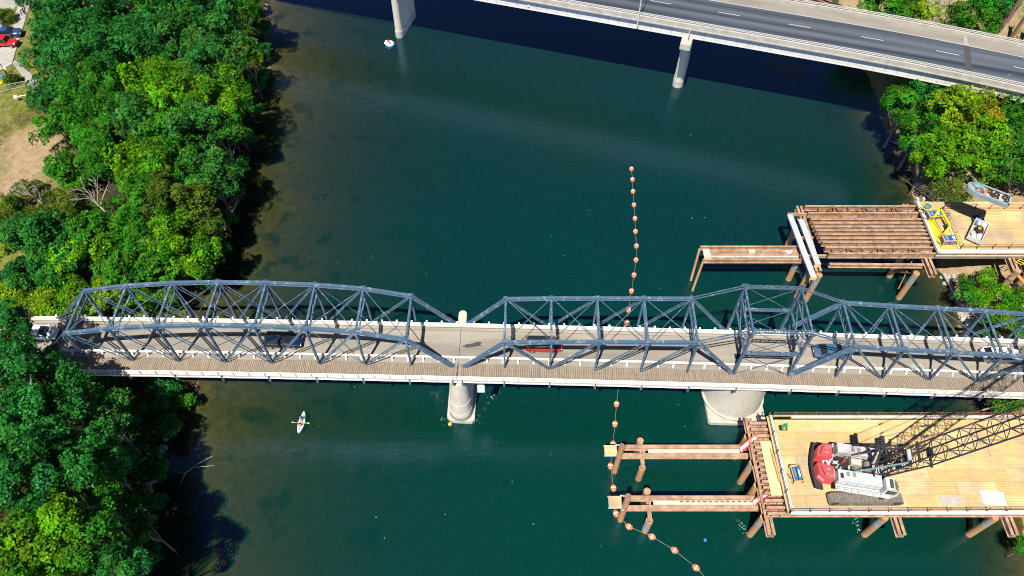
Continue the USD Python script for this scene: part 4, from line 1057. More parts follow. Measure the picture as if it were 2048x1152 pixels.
# panel seams, hatches and boxes on the housings
for x in (-2.2, -1.1, .1, .95):
    obj('panel_seam', MB().beam(Q(x, -2.235, 1.95), Q(x, -2.235, 3.25), .03, .012, np.array([ca, sa, 0])), 'crane_black', cr)
    obj('panel_seam', MB().beam(Q(x + .1, -2.2, 3.281), Q(x + .1, -.9, 3.281), .03, .01), 'grille_grey', cr)
for x, y, w, d, m_ in ((-.6, -1.5, .5, .45, 'galvanized'), (.5, -1.75, .4, .5, 'plate_pale'), (1.05, -1.2, .35, .35, 'galvanized'), (-2.9, -1.6, .35, .6, 'crane_black')):
    obj('hatch', MB().box(Q(x, y, 3.31), (w, d, .07), AZ), m_, cr)
for x, y in ((-2.6, 2.05), (.7, 1.5), (1.1, 2.0)):
    obj('hatch', MB().box(Q(x, y, 3.53), (.5, .35, .06), AZ), 'galvanized', cr)
obj('catwalk_ladder', MB().beam(Q(2.0, -2.95, .9), Q(2.0, -2.7, 2.1), .4, .05), 'crane_black', cr)
obj('hydraulic_hose', MB().path([Q(-2.3, .9, 3.1), Q(-1.4, .7, 3.5), Q(-.2, .8, 3.3), Q(.9, .5, 2.9)], .05), 'rubber', cr)
obj('hydraulic_hose', MB().path([Q(-2.8, -.5, 2.9), Q(-1.6, -.75, 3.3), Q(.2, -.7, 3.2), Q(1.3, -.4, 2.6)], .05), 'rubber', cr)
# cab
cabp = lambda x, z, w: [Q(x, -1.75 - w, z), Q(x, -1.75 + w, z)]
sh = [(1.62, 1.75), (1.62, 4.05), (2.55, 4.1), (3.15, 3.5), (3.3, 2.6), (3.0, 1.75)]
obj('cab', MB().loft([[Q(x, y, z) for x, z in sh] for y in (-2.75, -1.35)]), 'crane_white', cr)
cb = stage.GetPrimAtPath('/World/crawler_crane/cab')
gl = [(2.05, 4.115, 2.42, 4.125), (2.56, 4.11, 3.16, 3.51), (3.17, 3.48, 3.31, 2.65)]
for k, (x0, z0, x1, z1) in enumerate(gl):
    w0, w1 = (-2.6, -1.5)
    obj('cab_window', MB().loft([[Q(x0, y, z0), Q(x1, y, z1), Q(x1 - .02, y, z1 - .03), Q(x0 - .02, y, z0 - .03)] for y in (w0, w1)]), 'glass_green', cb)
obj('cab_window', MB().beam(Q(1.9, -2.765, 3.2), Q(2.95, -2.765, 3.2), .02, .9), 'glass_green', cb)
obj('wiper_bar', MB().beam(Q(2.35, -2.05, 4.16), Q(3.2, -2.05, 3.52), .07, .06), 'crane_black', cb)
# boom: lattice of four chords, tapered foot section
EL = math.radians(64.7)
FT = Q(1.55, .1, 2.2)
bd = np.array([math.cos(EL) * ca, math.cos(EL) * sa, math.sin(EL)]); bs_ = np.array([-sa, ca, 0]); bn = np.cross(bd, bs_)


def BP(t, i):
    k = min(1.0, t / 6.5); w = .78 + .18 * k; h = .12 + .74 * k
    sx, sy = ((-1, -1), (1, -1), (1, 1), (-1, 1))[i]
    return FT + bd * t + bs_ * sx * w + bn * sy * h


ts = [0.0, 1.2, 2.4, 3.6, 4.8, 6.5] + [6.5 + 1.75 * k for k in range(1, 22)]
for i in range(4):
    b = MB()
    for a, c in zip(ts[:-1], ts[1:]):
        b.tube(BP(a, i), BP(c, i), .095, n=7)
    obj('boom_chord', b, 'crane_black', cr)
for i in range(4):
    b = MB(); j = (i + 1) % 4
    for k, (a, c) in enumerate(zip(ts[:-1], ts[1:])):
        p, q = (BP(a, i), BP(c, j)) if k % 2 else (BP(a, j), BP(c, i))
        b.tube(p, q, .046, n=5, caps=False); b.tube(BP(c, i), BP(c, j), .046, n=5, caps=False)
        if a < 6.5:
            b.tube((BP(a, i) + BP(c, i)) / 2, (BP(a, j) + BP(c, j)) / 2, .035, n=5, caps=False)
    obj('boom_lacing', b, 'crane_black', cr)
obj('boom_splice', MB().beam((BP(6.5, 0) + BP(6.5, 1)) / 2 - bs_ * 1.2, (BP(6.5, 0) + BP(6.5, 1)) / 2 + bs_ * 1.2, .22, .22).beam((BP(6.5, 2) + BP(6.5, 3)) / 2 - bs_ * 1.2, (BP(6.5, 2) + BP(6.5, 3)) / 2 + bs_ * 1.2, .22, .22), 'crane_black', cr)
for t, w in ((3.0, 1.2), (4.4, 1.3), (7.2, 1.1)):
    obj('boom_fitting', MB().beam((BP(t, 0) + BP(t, 2)) / 2 - bs_ * w * .5, (BP(t, 0) + BP(t, 2)) / 2 + bs_ * w * .5, .5, .45, bn), 'crane_black', cr)
obj('rope_roller', MB().tube((BP(5.4, 2) + BP(5.4, 3)) / 2 - bs_ * .6 + bn * .25, (BP(5.4, 2) + BP(5.4, 3)) / 2 + bs_ * .6 + bn * .25, .22, n=10), 'galvanized', cr)
# backstops, gantry mast, pendants
for y in (-.95, 1.15):
    obj('backstop', MB().tube(Q(-1.6, y, 3.3), FT + bd * 5.2 + bs_ * (y * .9) + bn * 1.0, .11, n=8), 'girder_paint' if y < 0 else 'crane_black', cr)
MT = Q(-.6, .1, 9.3)                                             # mast head
for y in (-.75, .95):
    obj('mast_leg', MB().tube(Q(.9, y, 2.4), MT + bs_ * y * .35, .16, .12, n=8), 'crane_black', cr)
obj('mast_head', MB().beam(MT - bs_ * .75, MT + bs_ * .75, .42, .5), 'crane_black', cr)
for y in (-.5, -.2, .1, .4):
    obj('mast_sheave', MB().tube(MT + bs_ * (y - .06) - np.array([.35, 0, 0]), MT + bs_ * (y + .06) - np.array([.35, 0, 0]), .42, n=14), 'crane_black', cr)
for y, dx in ((-.65, 0), (.65, 0)):
    e = FT + bd * 42 + bs_ * y * .6 + bn * -1.4
    a = MT + bs_ * y
    obj('pendant_line', MB().tube(a, e, .033, n=5), 'rust_dark', cr)
    for t in (.13, .3, .47):
        p = a + (e - a) * t
        obj('pendant_link', MB().tube(p - unit(e - a) * .3, p + unit(e - a) * .3, .09, n=6), 'rust_steel' if t > .2 else 'crane_black', cr)
for y in (-.45, -.15, .15, .45):
    obj('hoist_rope', MB().tube(MT + bs_ * y - np.array([.4, 0, .2]), Q(-3.4, y, 3.2), .022, n=4), 'rust_dark', cr)
obj('side_ladder', MB().beam(Q(.6, -1.0, 3.4), Q(1.7, -.9, 2.6), .3, .08), 'crane_black', cr)
obj('signal_light', MB().tube(Q(1.25, 1.35, 3.4), Q(1.25, 1.35, 3.75), .18, n=8), 'yellow_paint', cr)
# ---------------------------------------------------------------- vehicles
def car(label, category, paint, L, Wd, prof, cabin, loc, rz, name, ride=.24, group=None, rails=False, bed=False, roof_m=None):
    """prof: (x fraction, height of the bonnet/boot line, half width share); cabin: (x0, x1, x2, x3, belt, roof) fractions from the rear."""
    t = thing(name, label, category, loc, rz, group)
    hw_ = Wd / 2

    def section(x, top, w, bot):
        pts = []
        for yy, zz in ((-1, bot + .16), (-.93, bot), (.93, bot), (1, bot + .16), (1, top - .20), (.965, top - .06), (.86, top), (0, top + .025), (-.86, top), (-.965, top - .06), (-1, top - .20)):
            pts.append((x, yy * w * hw_, zz))
        return pts
    xs_ = [p[0] for p in prof]
    fx = np.linspace(0, 1, 25)
    rings = []
    for x in fx:
        top = np.interp(x, xs_, [p[1] for p in prof]); w = np.interp(x, xs_, [p[2] for p in prof])
        bot = ride + .22 * max(0, (.06 - x) / .06) + .16 * max(0, (x - .95) / .05)
        rings.append(section((x - .5) * L, top, w, bot))
    body = obj('body', MB().loft(rings), paint, t, smooth=50)
    x0, x1, x2, x3, belt, roof = cabin
    X_ = lambda f: (f - .5) * L
    wb, wr = hw_ * .955, hw_ * .76
    gh = MB().loft([[(X_(x0), -wb, belt), (X_(x3), -wb * .97, belt), (X_(x3), wb * .97, belt), (X_(x0), wb, belt)], [(X_(x1), -wr, roof - .03), (X_(x2), -wr, roof - .03), (X_(x2), wr, roof - .03), (X_(x1), wr, roof - .03)]])
    g_ = obj('window_glass', gh, 'glass_dark', t)
    n = 9; rr = []
    for k in range(n):
        f = k / (n - 1); x = X_(x1) + (X_(x2) - X_(x1)) * f
        e = .05 * math.sin(math.pi * f)
        rr.append([(x, -wr * 1.02, roof - .06), (x, wr * 1.02, roof - .06), (x, wr * .97, roof + .01 + e * .5), (x, wr * .5, roof + .03 + e), (x, 0, roof + .035 + e), (x, -wr * .5, roof + .03 + e), (x, -wr * .97, roof + .01 + e * .5)])
    rf = obj('roof', MB().loft(rr), roof_m or paint, t, smooth=50)
    if rails:
        for s in (-1, 1):
            obj('roof_rail', MB().beam((X_(x1) + .2, s * wr * .9, roof + .09), (X_(x2) - .2, s * wr * .9, roof + .09), .05, .05), 'rubber', rf)
    for s in (-1, 1):
        for a, c in (((X_(x0), s * wb, belt), (X_(x1), s * wr, roof - .02)), ((X_(x3), s * wb * .97, belt), (X_(x2), s * wr, roof - .02)), ((X_((x1 + x2) / 2 - .02), s * (wb + .005), belt), (X_((x1 + x2) / 2 - .01), s * (wr + .01), roof - .02))):
            obj('pillar', MB().beam(a, c, .09, .05), paint, t)
        for x in (.185, .80):
            w_ = obj('wheel', MB().tube((X_(x), s * (hw_ - .20), .34), (X_(x), s * (hw_ + .012), .34), .345, n=18), 'rubber', t, smooth=40)
            rim = MB().tube((X_(x), s * (hw_ - .02), .34), (X_(x), s * (hw_ + .022), .34), .225, n=14)
            obj('rim', rim, 'chrome', w_)
        obj('mirror', MB().box((X_(x3) - .18, s * (hw_ + .10), belt + .08), (.14, .22, .15)), paint, t)
        zt = np.interp(.97, xs_, [p[1] for p in prof])
        obj('headlight', MB().box((X_(.965), s * hw_ * .66, zt - .10), (.26, .34, .15), s * -.35), 'lamp_clear', t)
        zt = np.interp(.02, xs_, [p[1] for p in prof])
        obj('tail_light', MB().box((X_(.022), s * hw_ * .74, zt - .12), (.16, .24, .22), s * .25), 'tail_red', t)
        obj('door_seam', MB().box((X_((x1 + x2) / 2 - .015), s * (hw_ + .001), (belt + ride) / 2 + .1), (.02, .012, belt - ride - .25)), 'rubber', t)
        obj('door_handle', MB().box((X_((x1 + x2) / 2 - .06), s * (hw_ + .015), belt - .17), (.18, .03, .04)), paint, t)
    obj('windscreen_trim', MB().beam((X_(x3) + .02, -wb * .9, belt + .01), (X_(x3) + .02, wb * .9, belt + .01), .10, .03), 'rubber', t)
    obj('bumper', MB().box((X_(.995), 0, ride + .20), (.10, Wd * .78, .18)), 'rubber', t); obj('bumper', MB().box((X_(.005), 0, ride + .24), (.10, Wd * .8, .18)), 'rubber', t)
    obj('number_plate', MB().box((X_(0) - .03, 0, ride + .45), (.02, .36, .14)), 'line_white', t)
    if bed:
        obj('cargo_bed', MB().box((X_(.20), 0, np.interp(.2, xs_, [p[1] for p in prof]) + .03), (L * .33, Wd * .78, .03)), 'rubber', t)
    return t


SUV = ([(0, .95, .86), (.04, 1.06, .95), (.3, 1.08, 1.0), (.72, 1.04, 1.0), (.78, 1.02, .99), (.95, .88, .93), (1, .66, .80)], (.02, .10, .60, .76, 1.02, 1.68))
VAN = ([(0, .95, .88), (.03, 1.02, .96), (.3, 1.04, 1.0), (.74, 1.0, 1.0), (.95, .86, .92), (1, .62, .78)], (.012, .07, .60, .80, 1.0, 1.66))
SEDAN = ([(0, .86, .82), (.05, .98, .93), (.20, 1.0, 1.0), (.5, .96, 1.0), (.73, .93, 1.0), (.95, .76, .92), (1, .58, .78)], (.13, .30, .56, .75, .93, 1.42))
PICK = ([(0, 1.0, .95), (.03, 1.08, 1.0), (.38, 1.08, 1.0), (.7, 1.08, 1.0), (.95, 1.0, .96), (1, .75, .85)], (.38, .42, .62, .76, 1.06, 1.75))


def on_deck(px, py, h=0.8):
    z = 10.6
    for _ in range(5):
        p = survey(px, py, z + h); u = CR * (p[0] - B0[0]) + SR * (p[1] - B0[1]); z = float(deck_z(u))
    return np.array([p[0], p[1], z + .004])


car('dark navy SUV driving under the curved left truss', 'car', 'paint_navy', 5.0, 1.95, *SUV, on_deck(566, 680), ROT, 'sport_utility_car', rails=True)
car('bright red minivan with a dark roof under the left arm of the swing span', 'car', 'paint_red', 4.75, 1.9, *VAN, on_deck(1088, 688), ROT, 'minivan', roof_m='glass_dark')
car('slate blue sedan with a dark rear window passing the tower of the swing span', 'car', 'paint_slate', 4.95, 1.9, *SEDAN, on_deck(1666, 702), ROT, 'sedan_car')
car('white station wagon on the bridge near the right edge', 'car', 'paint_white', 5.0, 1.92, [(0, .88, .86), (.05, .98, .95), (.3, 1.0, 1.0), (.72, .97, 1.0), (.95, .82, .93), (1, .6, .8)], (.06, .18, .58, .76, .97, 1.52), on_deck(2004, 709), ROT, 'station_wagon', rails=True)
car('white car half hidden under the trees at the left end of the bridge', 'car', 'paint_white', 4.7, 1.85, *SEDAN, [*survey(78, 664, 10.9)[:2], 10.1], ROT, 'parked_car')
J = [(0, .98, .86), (.04, 1.04, .92), (.5, 1.04, .95), (.72, 1.06, .90), (.98, 1.02, .80), (1, .8, .78)]
car('red off-road car parked nose out on the pavement at the far left', 'car', 'paint_red', 4.3, 1.85, J, (.03, .06, .58, .66, 1.02, 1.78), [*survey(11, 83, 8.9)[:2], 8.11], math.radians(-5), 'off_road_car', ride=.38)
car('dark blue pickup parked beyond the red off-road car', 'pickup', 'paint_blue', 5.6, 2.0, *PICK, [*survey(11, 66, 8.9)[:2], 8.11], math.radians(12), 'pickup_truck', ride=.36, bed=True)
# ---------------------------------------------------------------- floats, boats, people, tools
ORD = 'first second third fourth fifth sixth seventh eighth ninth tenth eleventh twelfth'.split()
NB = [(1263, 336), (1265, 357), (1266, 381), (1268, 408), (1270, 435), (1271, 461), (1273, 490), (1272, 518), (1268, 548), (1263, 580), (1257, 618), (1254, 644)]
SBY = [(1233, 806), (1230, 846), (1226, 886), (1221, 930), (1227, 974), (1232, 1025), (1258, 1051), (1304, 1071), (1349, 1098), (1392, 1133)]
SL = ['orange float nearest the truss bridge on its near side', 'orange float second from the bridge on its near side', 'orange float half hidden behind the end of the upper finger pier', 'orange float just left of the tall pile of the upper finger pier', 'orange float midway between the ends of the two finger piers',
      'orange float half hidden behind the end of the lower finger pier', 'orange float at the bend of the string, beside the foot of the tall lower pile', 'orange float second after the bend of the string, toward the bottom edge', 'orange float third after the bend of the string', 'orange float closest to the bottom edge']
def buoy(p, ax, label, group):
    b = thing('orange_float', label, 'float', (p[0], p[1], .16), math.atan2(ax[1], ax[0]), group)
    rings = lambda x0, x1, e: [[(x, (R + e) * math.cos(t), (R + e) * math.sin(t)) for t in np.arange(14) * 2 * math.pi / 14] for x, R in
                               [(x, .36 * math.sqrt(max(.02, 1 - (abs(x) / .52) ** 2.6))) for x in np.linspace(x0, x1, 9)]]
    obj('shell', MB().loft(rings(-.52, .52, 0)), 'buoy_orange', b, smooth=50)
    obj('pale_band', MB().loft(rings(-.07, .07, .012)), 'buoy_band', b, smooth=50)
    for s in (-1, 1):
        obj('end_ring', MB().tube((s * .5, 0, 0), (s * .64, 0, 0), .05, n=6), 'rubber', b)
    return b
for pts, grp, far in ((NB, 'orange floats of the string beyond the truss bridge', 1), (SBY, 'orange floats of the string on the near side of the truss bridge', 0)):
    P = [survey(x, y + 2, 0.15) for x, y in pts]
    for k, p in enumerate(P):
        q = P[min(k + 1, len(P) - 1)] - P[max(k - 1, 0)]
        ax = q if not far or k > 1 else q
        if far:
            lab = f'orange float, {ORD[k]} from the far end of the string beyond the truss bridge' if k < 10 else ('orange float seen through the far truss of the swing span', 'orange float beside the far guard rail of the swing span')[k - 10]
        else:
            lab = SL[k]
        buoy(p, ax, lab, grp)
    R = [p * [1, 1, 0] + UP * .12 for p in P]
    if not far:
        R = [survey(1240, 745, .12)] + R + [survey(1430, 1175, .12)]
    else:
        R = R + [survey(1250, 690, .12)]
    obj('float_rope', MB().path(R, .022, 5), 'rope', label=('pale rope joining the near side floats', 'pale rope joining the far side floats')[far], category='rope')

def person(label, loc, rz, shirt, legs='cloth_blue', seated=True, hat=None):
    """Seated figure, one continuous body: manifold hulls between joints, then smoothed."""
    import manifold3d as m3
    J = {'hip': (0, 0, .12, .15), 'chest': (-.05, 0, .42, .17), 'neck': (-.05, 0, .62, .065), 'head': (-.03, 0, .76, .105)}
    for s, n in ((1, 'l'), (-1, 'r')):
        J.update({'sh' + n: (-.05, s * .19, .54, .065), 'el' + n: (.12, s * .30, .34, .048), 'ha' + n: (.34, s * .22, .36, .042),
                  'hp' + n: (.03, s * .10, .10, .095), 'kn' + n: (.46, s * .15, .22, .065), 'an' + n: (.78, s * .12, .06, .045), 'to' + n: (.92, s * .12, .10, .04)})
    sp = lambda j: m3.Manifold.sphere(J[j][3], 16).translate(J[j][:3])
    bones = [('hip', 'chest'), ('chest', 'neck'), ('neck', 'head')] + [(a + n, b + n) for n in 'lr' for a, b in (('sh', 'el'), ('el', 'ha'), ('hp', 'kn'), ('kn', 'an'), ('an', 'to'))] + [('shl', 'shr'), ('hpl', 'hpr')]
    body = m3.Manifold()
    for a, b in bones:
        body += m3.Manifold.batch_hull([sp(a), sp(b)])
    for n, s in (('l', 1), ('r', -1)):
        for k in range(5):
            f = m3.Manifold.sphere(.011, 8)
            p = (.37, s * (.22 + (k - 2) * .02), .36); q = (.43 - .01 * abs(k - 2), s * (.22 + (k - 2) * .024), .33)
            body += m3.Manifold.batch_hull([f.translate(p), f.translate(q)])
    t = thing('person', label, 'person', loc, rz)
    msh = body.refine_to_length(.06).to_mesh(); tm_ = trimesh.Trimesh(msh.vert_properties[:, :3], msh.tri_verts)
    trimesh.smoothing.filter_taubin(tm_, iterations=6)
    obj('body', tm_, 'skin', t, smooth=True)
    tors = m3.Manifold.batch_hull([m3.Manifold.sphere(.175, 16).translate(J['hip'][:3]), m3.Manifold.sphere(.185, 16).translate(J['chest'][:3])]) + m3.Manifold.batch_hull([m3.Manifold.sphere(.08, 12).translate(J['shl'][:3]), m3.Manifold.sphere(.08, 12).translate(J['shr'][:3])])
    for n in 'lr':
        tors += m3.Manifold.batch_hull([m3.Manifold.sphere(.075, 12).translate(J['sh' + n][:3]), m3.Manifold.sphere(.062, 12).translate(tuple((np.array(J['sh' + n][:3]) + J['el' + n][:3]) / 2))])
    obj('shirt', tors, shirt, t, smooth=40)
    leg = m3.Manifold()
    for n in 'lr':
        leg += m3.Manifold.batch_hull([m3.Manifold.sphere(.105, 12).translate(J['hp' + n][:3]), m3.Manifold.sphere(.08, 12).translate(J['kn' + n][:3])])
    obj('shorts', leg, legs, t, smooth=40)
    hr_ = m3.Manifold.sphere(.115, 14).scale((1, .95, .9)).translate((-.055, 0, .80))
    obj('hair' if not hat else 'cap', hr_, hat or 'hair', t, smooth=40)
    obj('nose', MB().blob((.075, 0, .755), (.022, .016, .025), 1, 1, 0), 'skin', t)
    for s in (-1, 1):
        obj('eye', MB().blob((.06, s * .04, .775), (.012, .014, .01), 1, 1, 0), 'rubber', t)
        obj('ear', MB().blob((-.03, s * .105, .76), (.025, .014, .035), 1, 1, 0), 'skin', t)
    return t

# white tandem kayak
k0, k1 = survey(597, 865, .2), survey(608, 824, .2); kd = unit(k1 - k0); kc = (k0 + k1) / 2; kr = math.atan2(kd[1], kd[0])
ky = thing('kayak', 'white open kayak with two paddlers on the dark water left of the small pier', 'kayak', [kc[0], kc[1], 0], kr)
def hull(L, Wd, z0, z1, pw=1.7, n=17, m=12, sq=1.0):
    r = []
    for x in np.linspace(-1, 1, n):
        w = Wd / 2 * max(.06, (1 - abs(x) ** pw) ** .62); lift = .12 * abs(x) ** 3
        r.append([(x * L / 2, w * math.cos(t), (z0 + z1) / 2 + lift + (z1 - z0) / 2 * np.sign(math.sin(t)) * abs(math.sin(t)) ** .6) for t in np.arange(m) * 2 * math.pi / m])
    return MB().loft(r)
kL = np.linalg.norm(k1 - k0) + .15
obj('hull', hull(kL, .92, -.10, .22), 'kayak_white', ky, smooth=50)
for x in (.55, -.35):
    obj('seat_well', MB().tube((x, 0, .20), (x, 0, .235), .26, n=14), 'paint_navy', ky)
obj('deck_pad', MB().box((-.95, 0, .235), (.34, .3, .03)), 'cloth_blue', ky)
person('person in blue seated in the front of the white kayak', [*(kc + kd * .35)[:2], .16], kr, 'cloth_blue', 'paint_navy', hat='cloth_blue')
person('person in orange seated behind with the paddle in the white kayak', [*(kc - kd * .55)[:2], .16], kr, 'orange_paint', 'cloth_red')
pd = thing('kayak_paddle', 'double bladed paddle held across the white kayak, yellow blade on the right', 'paddle', [*(kc - kd * .22)[:2], .55], kr)
obj('paddle_shaft', MB().tube((0, -.9, .0), (0, .9, -.05), .028, n=6), 'rail_metal', pd)
obj('blade', MB().blob((0, -1.1, .0), (.085, .20, .03), 2, 2, 0), 'yellow_paint', pd, label='yellow blade'); obj('blade', MB().blob((0, 1.08, -.08), (.07, .18, .03), 2, 2, 0), 'rail_metal', pd, label='pale blade')
# white raft
rc = survey(779, 87, .2)
rf_ = thing('raft', 'white and blue inflatable raft with two people beside the left highway pier', 'raft', [rc[0], rc[1], 0.12], -.25)
obj('tube_ring', MB().ring((0, 0, .1), .62, .25, UP, 24, 10).moved((0, 0, 0)), 'raft_white', rf_, smooth=60)
obj('tube_ring', MB().ring((.15, 0, -.02), .66, .22, UP, 24, 10), 'raft_blue', rf_, smooth=60, label='blue lower tube')
obj('raft_floor', MB().tube((0, 0, -.05), (0, 0, .0), .6, n=20), 'raft_blue', rf_)
obj('headrest', MB().blob((-.75, .25, .3), (.28, .3, .2), 3, 2, .1), 'raft_white', rf_); obj('headrest', MB().blob((-.7, -.35, .3), (.28, .3, .2), 4, 2, .1), 'raft_white', rf_)
person('person in white lying back in the white raft, nearer the pier', [rc[0] - .12, rc[1] - .25, .14], .1, 'cloth_white', 'cloth_red')
person('person in red in the white raft, farther from the pier', [rc[0] - .2, rc[1] + .32, .14], -.2, 'cloth_red', 'cloth_white')

# work boat hanging in slings over the upper trestle
bz = 16.0
b0, b1 = survey(1938, 369, bz), survey(2020, 400, bz); bx_ = unit(b1 - b0); brz = math.atan2(bx_[1], bx_[0]); bc = (b0 + b1) / 2
wb = thing('work_boat', 'grey flat bottomed work boat full of tyres hanging in slings above the upper trestle', 'boat', bc, brz)
bl_ = np.linalg.norm(b1 - b0) + .3; bw = 2.2
out = [(-bl_ / 2, -.35), (-bl_ / 2 + .25, -.65), (-bl_ / 2 + 1.3, -bw / 2), (bl_ / 2, -bw / 2), (bl_ / 2, bw / 2), (-bl_ / 2 + 1.3, bw / 2), (-bl_ / 2 + .25, .65), (-bl_ / 2, .35)]
obj('hull', MB().prism(out, -.72, -.42), 'boat_grey', wb)
rim = MB()
for a, c in zip(out, out[1:] + out[:1]):
    a, c = np.array([*a, 0.0]), np.array([*c, 0.0]); d = unit(c - a); nrm = np.array([-d[1], d[0], 0])
    rim.beam(a - UP * .25 + nrm * .05, c - UP * .25 + nrm * .05, .1, .46)
    rim.beam(a + nrm * .12, c + nrm * .12, .26, .05)
obj('gunwale', rim, 'boat_grey', wb)
obj('boat_floor', MB().prism(np.array(out) * .93, -.42, -.40), 'boat_floor', wb)
obj('bow_deck', MB().prism([out[0], out[1], (-bl_ / 2 + 1.3, -bw / 2 + .1), (-bl_ / 2 + 1.0, 0), (-bl_ / 2 + 1.3, bw / 2 - .1), out[6], out[7]], -.1, -.02), 'boat_grey', wb)
obj('bow_cover', MB().blob((-bl_ / 2 + 1.25, .45, .12), (.75, .6, .3), 8, 2, .3), 'girder_paint', wb, label='grey blue tarpaulin at the bow')
for k, (x, y) in enumerate(((.05, .55), (1.05, .45), (1.05, -.25), (2.2, .45), (2.5, -.5), (.55, .05))):
    ty = thing('tyre', ('black tyre next to the orange vests in the hanging boat', 'black tyre at mid length along the far side of the hanging boat', 'black tyre at mid length near the near side of the hanging boat', 'black tyre nearest the stern on the far side of the hanging boat', 'black tyre in the near stern corner of the hanging boat', 'small black tyre leaning between others in the hanging boat')[k], 'tyre', bc + np.array([math.cos(brz) * x - math.sin(brz) * y, math.sin(brz) * x + math.cos(brz) * y, -.27]), .3 * k, 'tyres in the hanging work boat')
    r = .30 if k != 5 else .22
    obj('casing', MB().ring((0, 0, 0), r, .13, UP, 18, 8), 'rubber', ty, smooth=50)
    obj('tread_ring', MB().ring((0, 0, 0), r + .06, .085, UP, 18, 6, 1.4), 'rubber', ty)
bx2 = lambda x, y, z: bc + np.array([math.cos(brz) * x - math.sin(brz) * y, math.sin(brz) * x + math.cos(brz) * y, z])
dg = thing('dinghy', 'small blue oval dinghy with an orange seat lying in the hanging work boat', 'dinghy', bx2(-1.35, .1, -.28), brz)
obj('dinghy_tube', MB().ring((0, 0, 0), .55, .16, UP, 20, 8), 'blue_paint', dg, smooth=50); obj('dinghy_seat', MB().blob((0, 0, .04), (.36, .3, .14), 3, 2, .3), 'orange_paint', dg)
lv = thing('life_vests', 'heap of orange life vests across the middle of the hanging work boat', 'life vests', bx2(-.45, .15, -.3), brz)
for k in range(3):
    obj('vest', MB().blob((.05 * k, -.4 + .38 * k, .05), (.2, .25, .16), k + 3, 2, .5), 'orange_paint', lv)
tl = thing('tool_heap', 'dark heap of tools behind the orange vests in the hanging boat', 'tools', bx2(-.75, -.35, -.36), brz)
rng = np.random.default_rng(9)
for k in range(6):
    obj('tool', MB().box((rng.uniform(-.3, .3), rng.uniform(-.3, .3), .08), (rng.uniform(.15, .5), .1, .1), rng.uniform(0, 3)), ('crane_black', 'paint_navy', 'rubber')[k % 3], tl)
sl = thing('boat_sling', 'thin wire slings and hoist line carrying the work boat', 'sling')
ap = bc + UP * 6.0
for x in (-bl_ / 2 + 1.2, bl_ / 2 - .3):
    for y in (-1, 1):
        obj('sling_wire', MB().tube(bx2(x, y * bw / 2, 0.0), ap, .007, n=4), 'galvanized', sl)
obj('hoist_line', MB().tube(ap, ap + UP * 40, .010, n=4), 'galvanized', sl)
obj('shackle', MB().ring(ap, .12, .03, (1, 0, 0), 10, 5), 'rust_dark', sl)

# power packs in yellow frames on the upper trestle
def pack(name, label, px, py, L, Wd, Hh, rz, split=0, z=ZU, fm='yellow_paint'):
    p = survey(px, py, z); t = thing(name, label, 'power pack', [p[0], p[1], z], rz)
    obj('skid', MB().box((0, 0, .07), (L + .3, Wd + .3, .12)), fm, t)
    fr_ = MB()
    for x in (-1, 1):
        for y in (-1, 1):
            fr_.beam((x * (L / 2 + .1), y * (Wd / 2 + .1), .1), (x * (L / 2 + .1), y * (Wd / 2 + .1), Hh + .1), .09, .09)
        fr_.beam((x * (L / 2 + .1), -Wd / 2 - .1, Hh + .1), (x * (L / 2 + .1), Wd / 2 + .1, Hh + .1), .09, .09)
        fr_.beam((-L / 2 - .1, x * (Wd / 2 + .1), Hh + .1), (L / 2 + .1, x * (Wd / 2 + .1), Hh + .1), .09, .09)
    obj('guard_frame', fr_, fm, t)
    n = max(1, split)
    for k in range(n):
        w = L / n
        obj('blue_casing', MB().box((-L / 2 + (k + .5) * w, 0, .12 + (Hh - .1) / 2), (w - .14, Wd * .86, Hh - .15)), 'blue_paint', t)
        obj('vent', MB().box((-L / 2 + (k + .5) * w, .0, Hh + .035), (w * .35, Wd * .5, .04)), 'grille_grey' if k == 0 else 'cloth_white', t)
        obj('side_grille', MB().box((-L / 2 + (k + .5) * w, -Wd * .43 - .01, .5), (w * .6, .02, Hh * .4)), 'grille_grey', t)
    obj('hose', MB().path([(-L / 2, -Wd * .3, .5), (-L / 2 - .3, -Wd * .2, .3), (-L / 2 - .4, Wd * .2, .2)], .04), 'rubber', t)
    return t
pack('power_pack', 'small blue power pack in an orange frame at the corner of the upper trestle', 1850, 420, 1.6, .9, .75, .75)
pack('power_pack', 'blue engine unit at the far end of the yellow tray on the upper trestle', 1863, 436, 1.9, 1.3, 1.1, .12, 2)
pack('power_pack', 'blue engine unit in a yellow cage at the near end of the yellow tray', 1893, 486, 2.0, 1.2, 1.2, .03, 2)
pack('generator', 'blue and white generator in a timber frame on the crane trestle left of the crane', 1590, 952, .95, 1.75, .85, .05, 2, ZL, 'timber_mat_3')
yt = thing('yellow_tray', 'long bright yellow steel tray between the two blue engine units', 'tray')
c4 = [survey(x, y, ZU + .15)[:2] for x, y in ((1858, 444), (1882, 484), (1889, 473), (1873, 436))]
c4 = [survey(x, y, ZU + .15)[:2] for x, y in ((1854, 440), (1876, 486), (1888, 478), (1868, 440))]
obj('tray_plate', MB().prism(c4 if np.cross(c4[1] - c4[0], c4[2] - c4[1]) > 0 else c4[::-1], ZU + .03, ZU + .16), 'yellow_paint', yt)
g_ = [survey(*q, ZU + 1.1) for q in ((1869, 434), (1880, 417), (1900, 452), (1888, 468))]
b = MB()
for a, c in zip(g_[:-1], g_[1:]):
    b.beam(a, c, .3, .3)
for q in g_:
    b.beam(q - UP * 1.1, q, .16, .16)
obj('handling_arm', b, 'yellow_paint', yt)
obj('tray_rail', MB().beam(survey(1870, 440, ZU + .7), survey(1885, 466, ZU + .7), .08, .08), 'rust_dark', yt)
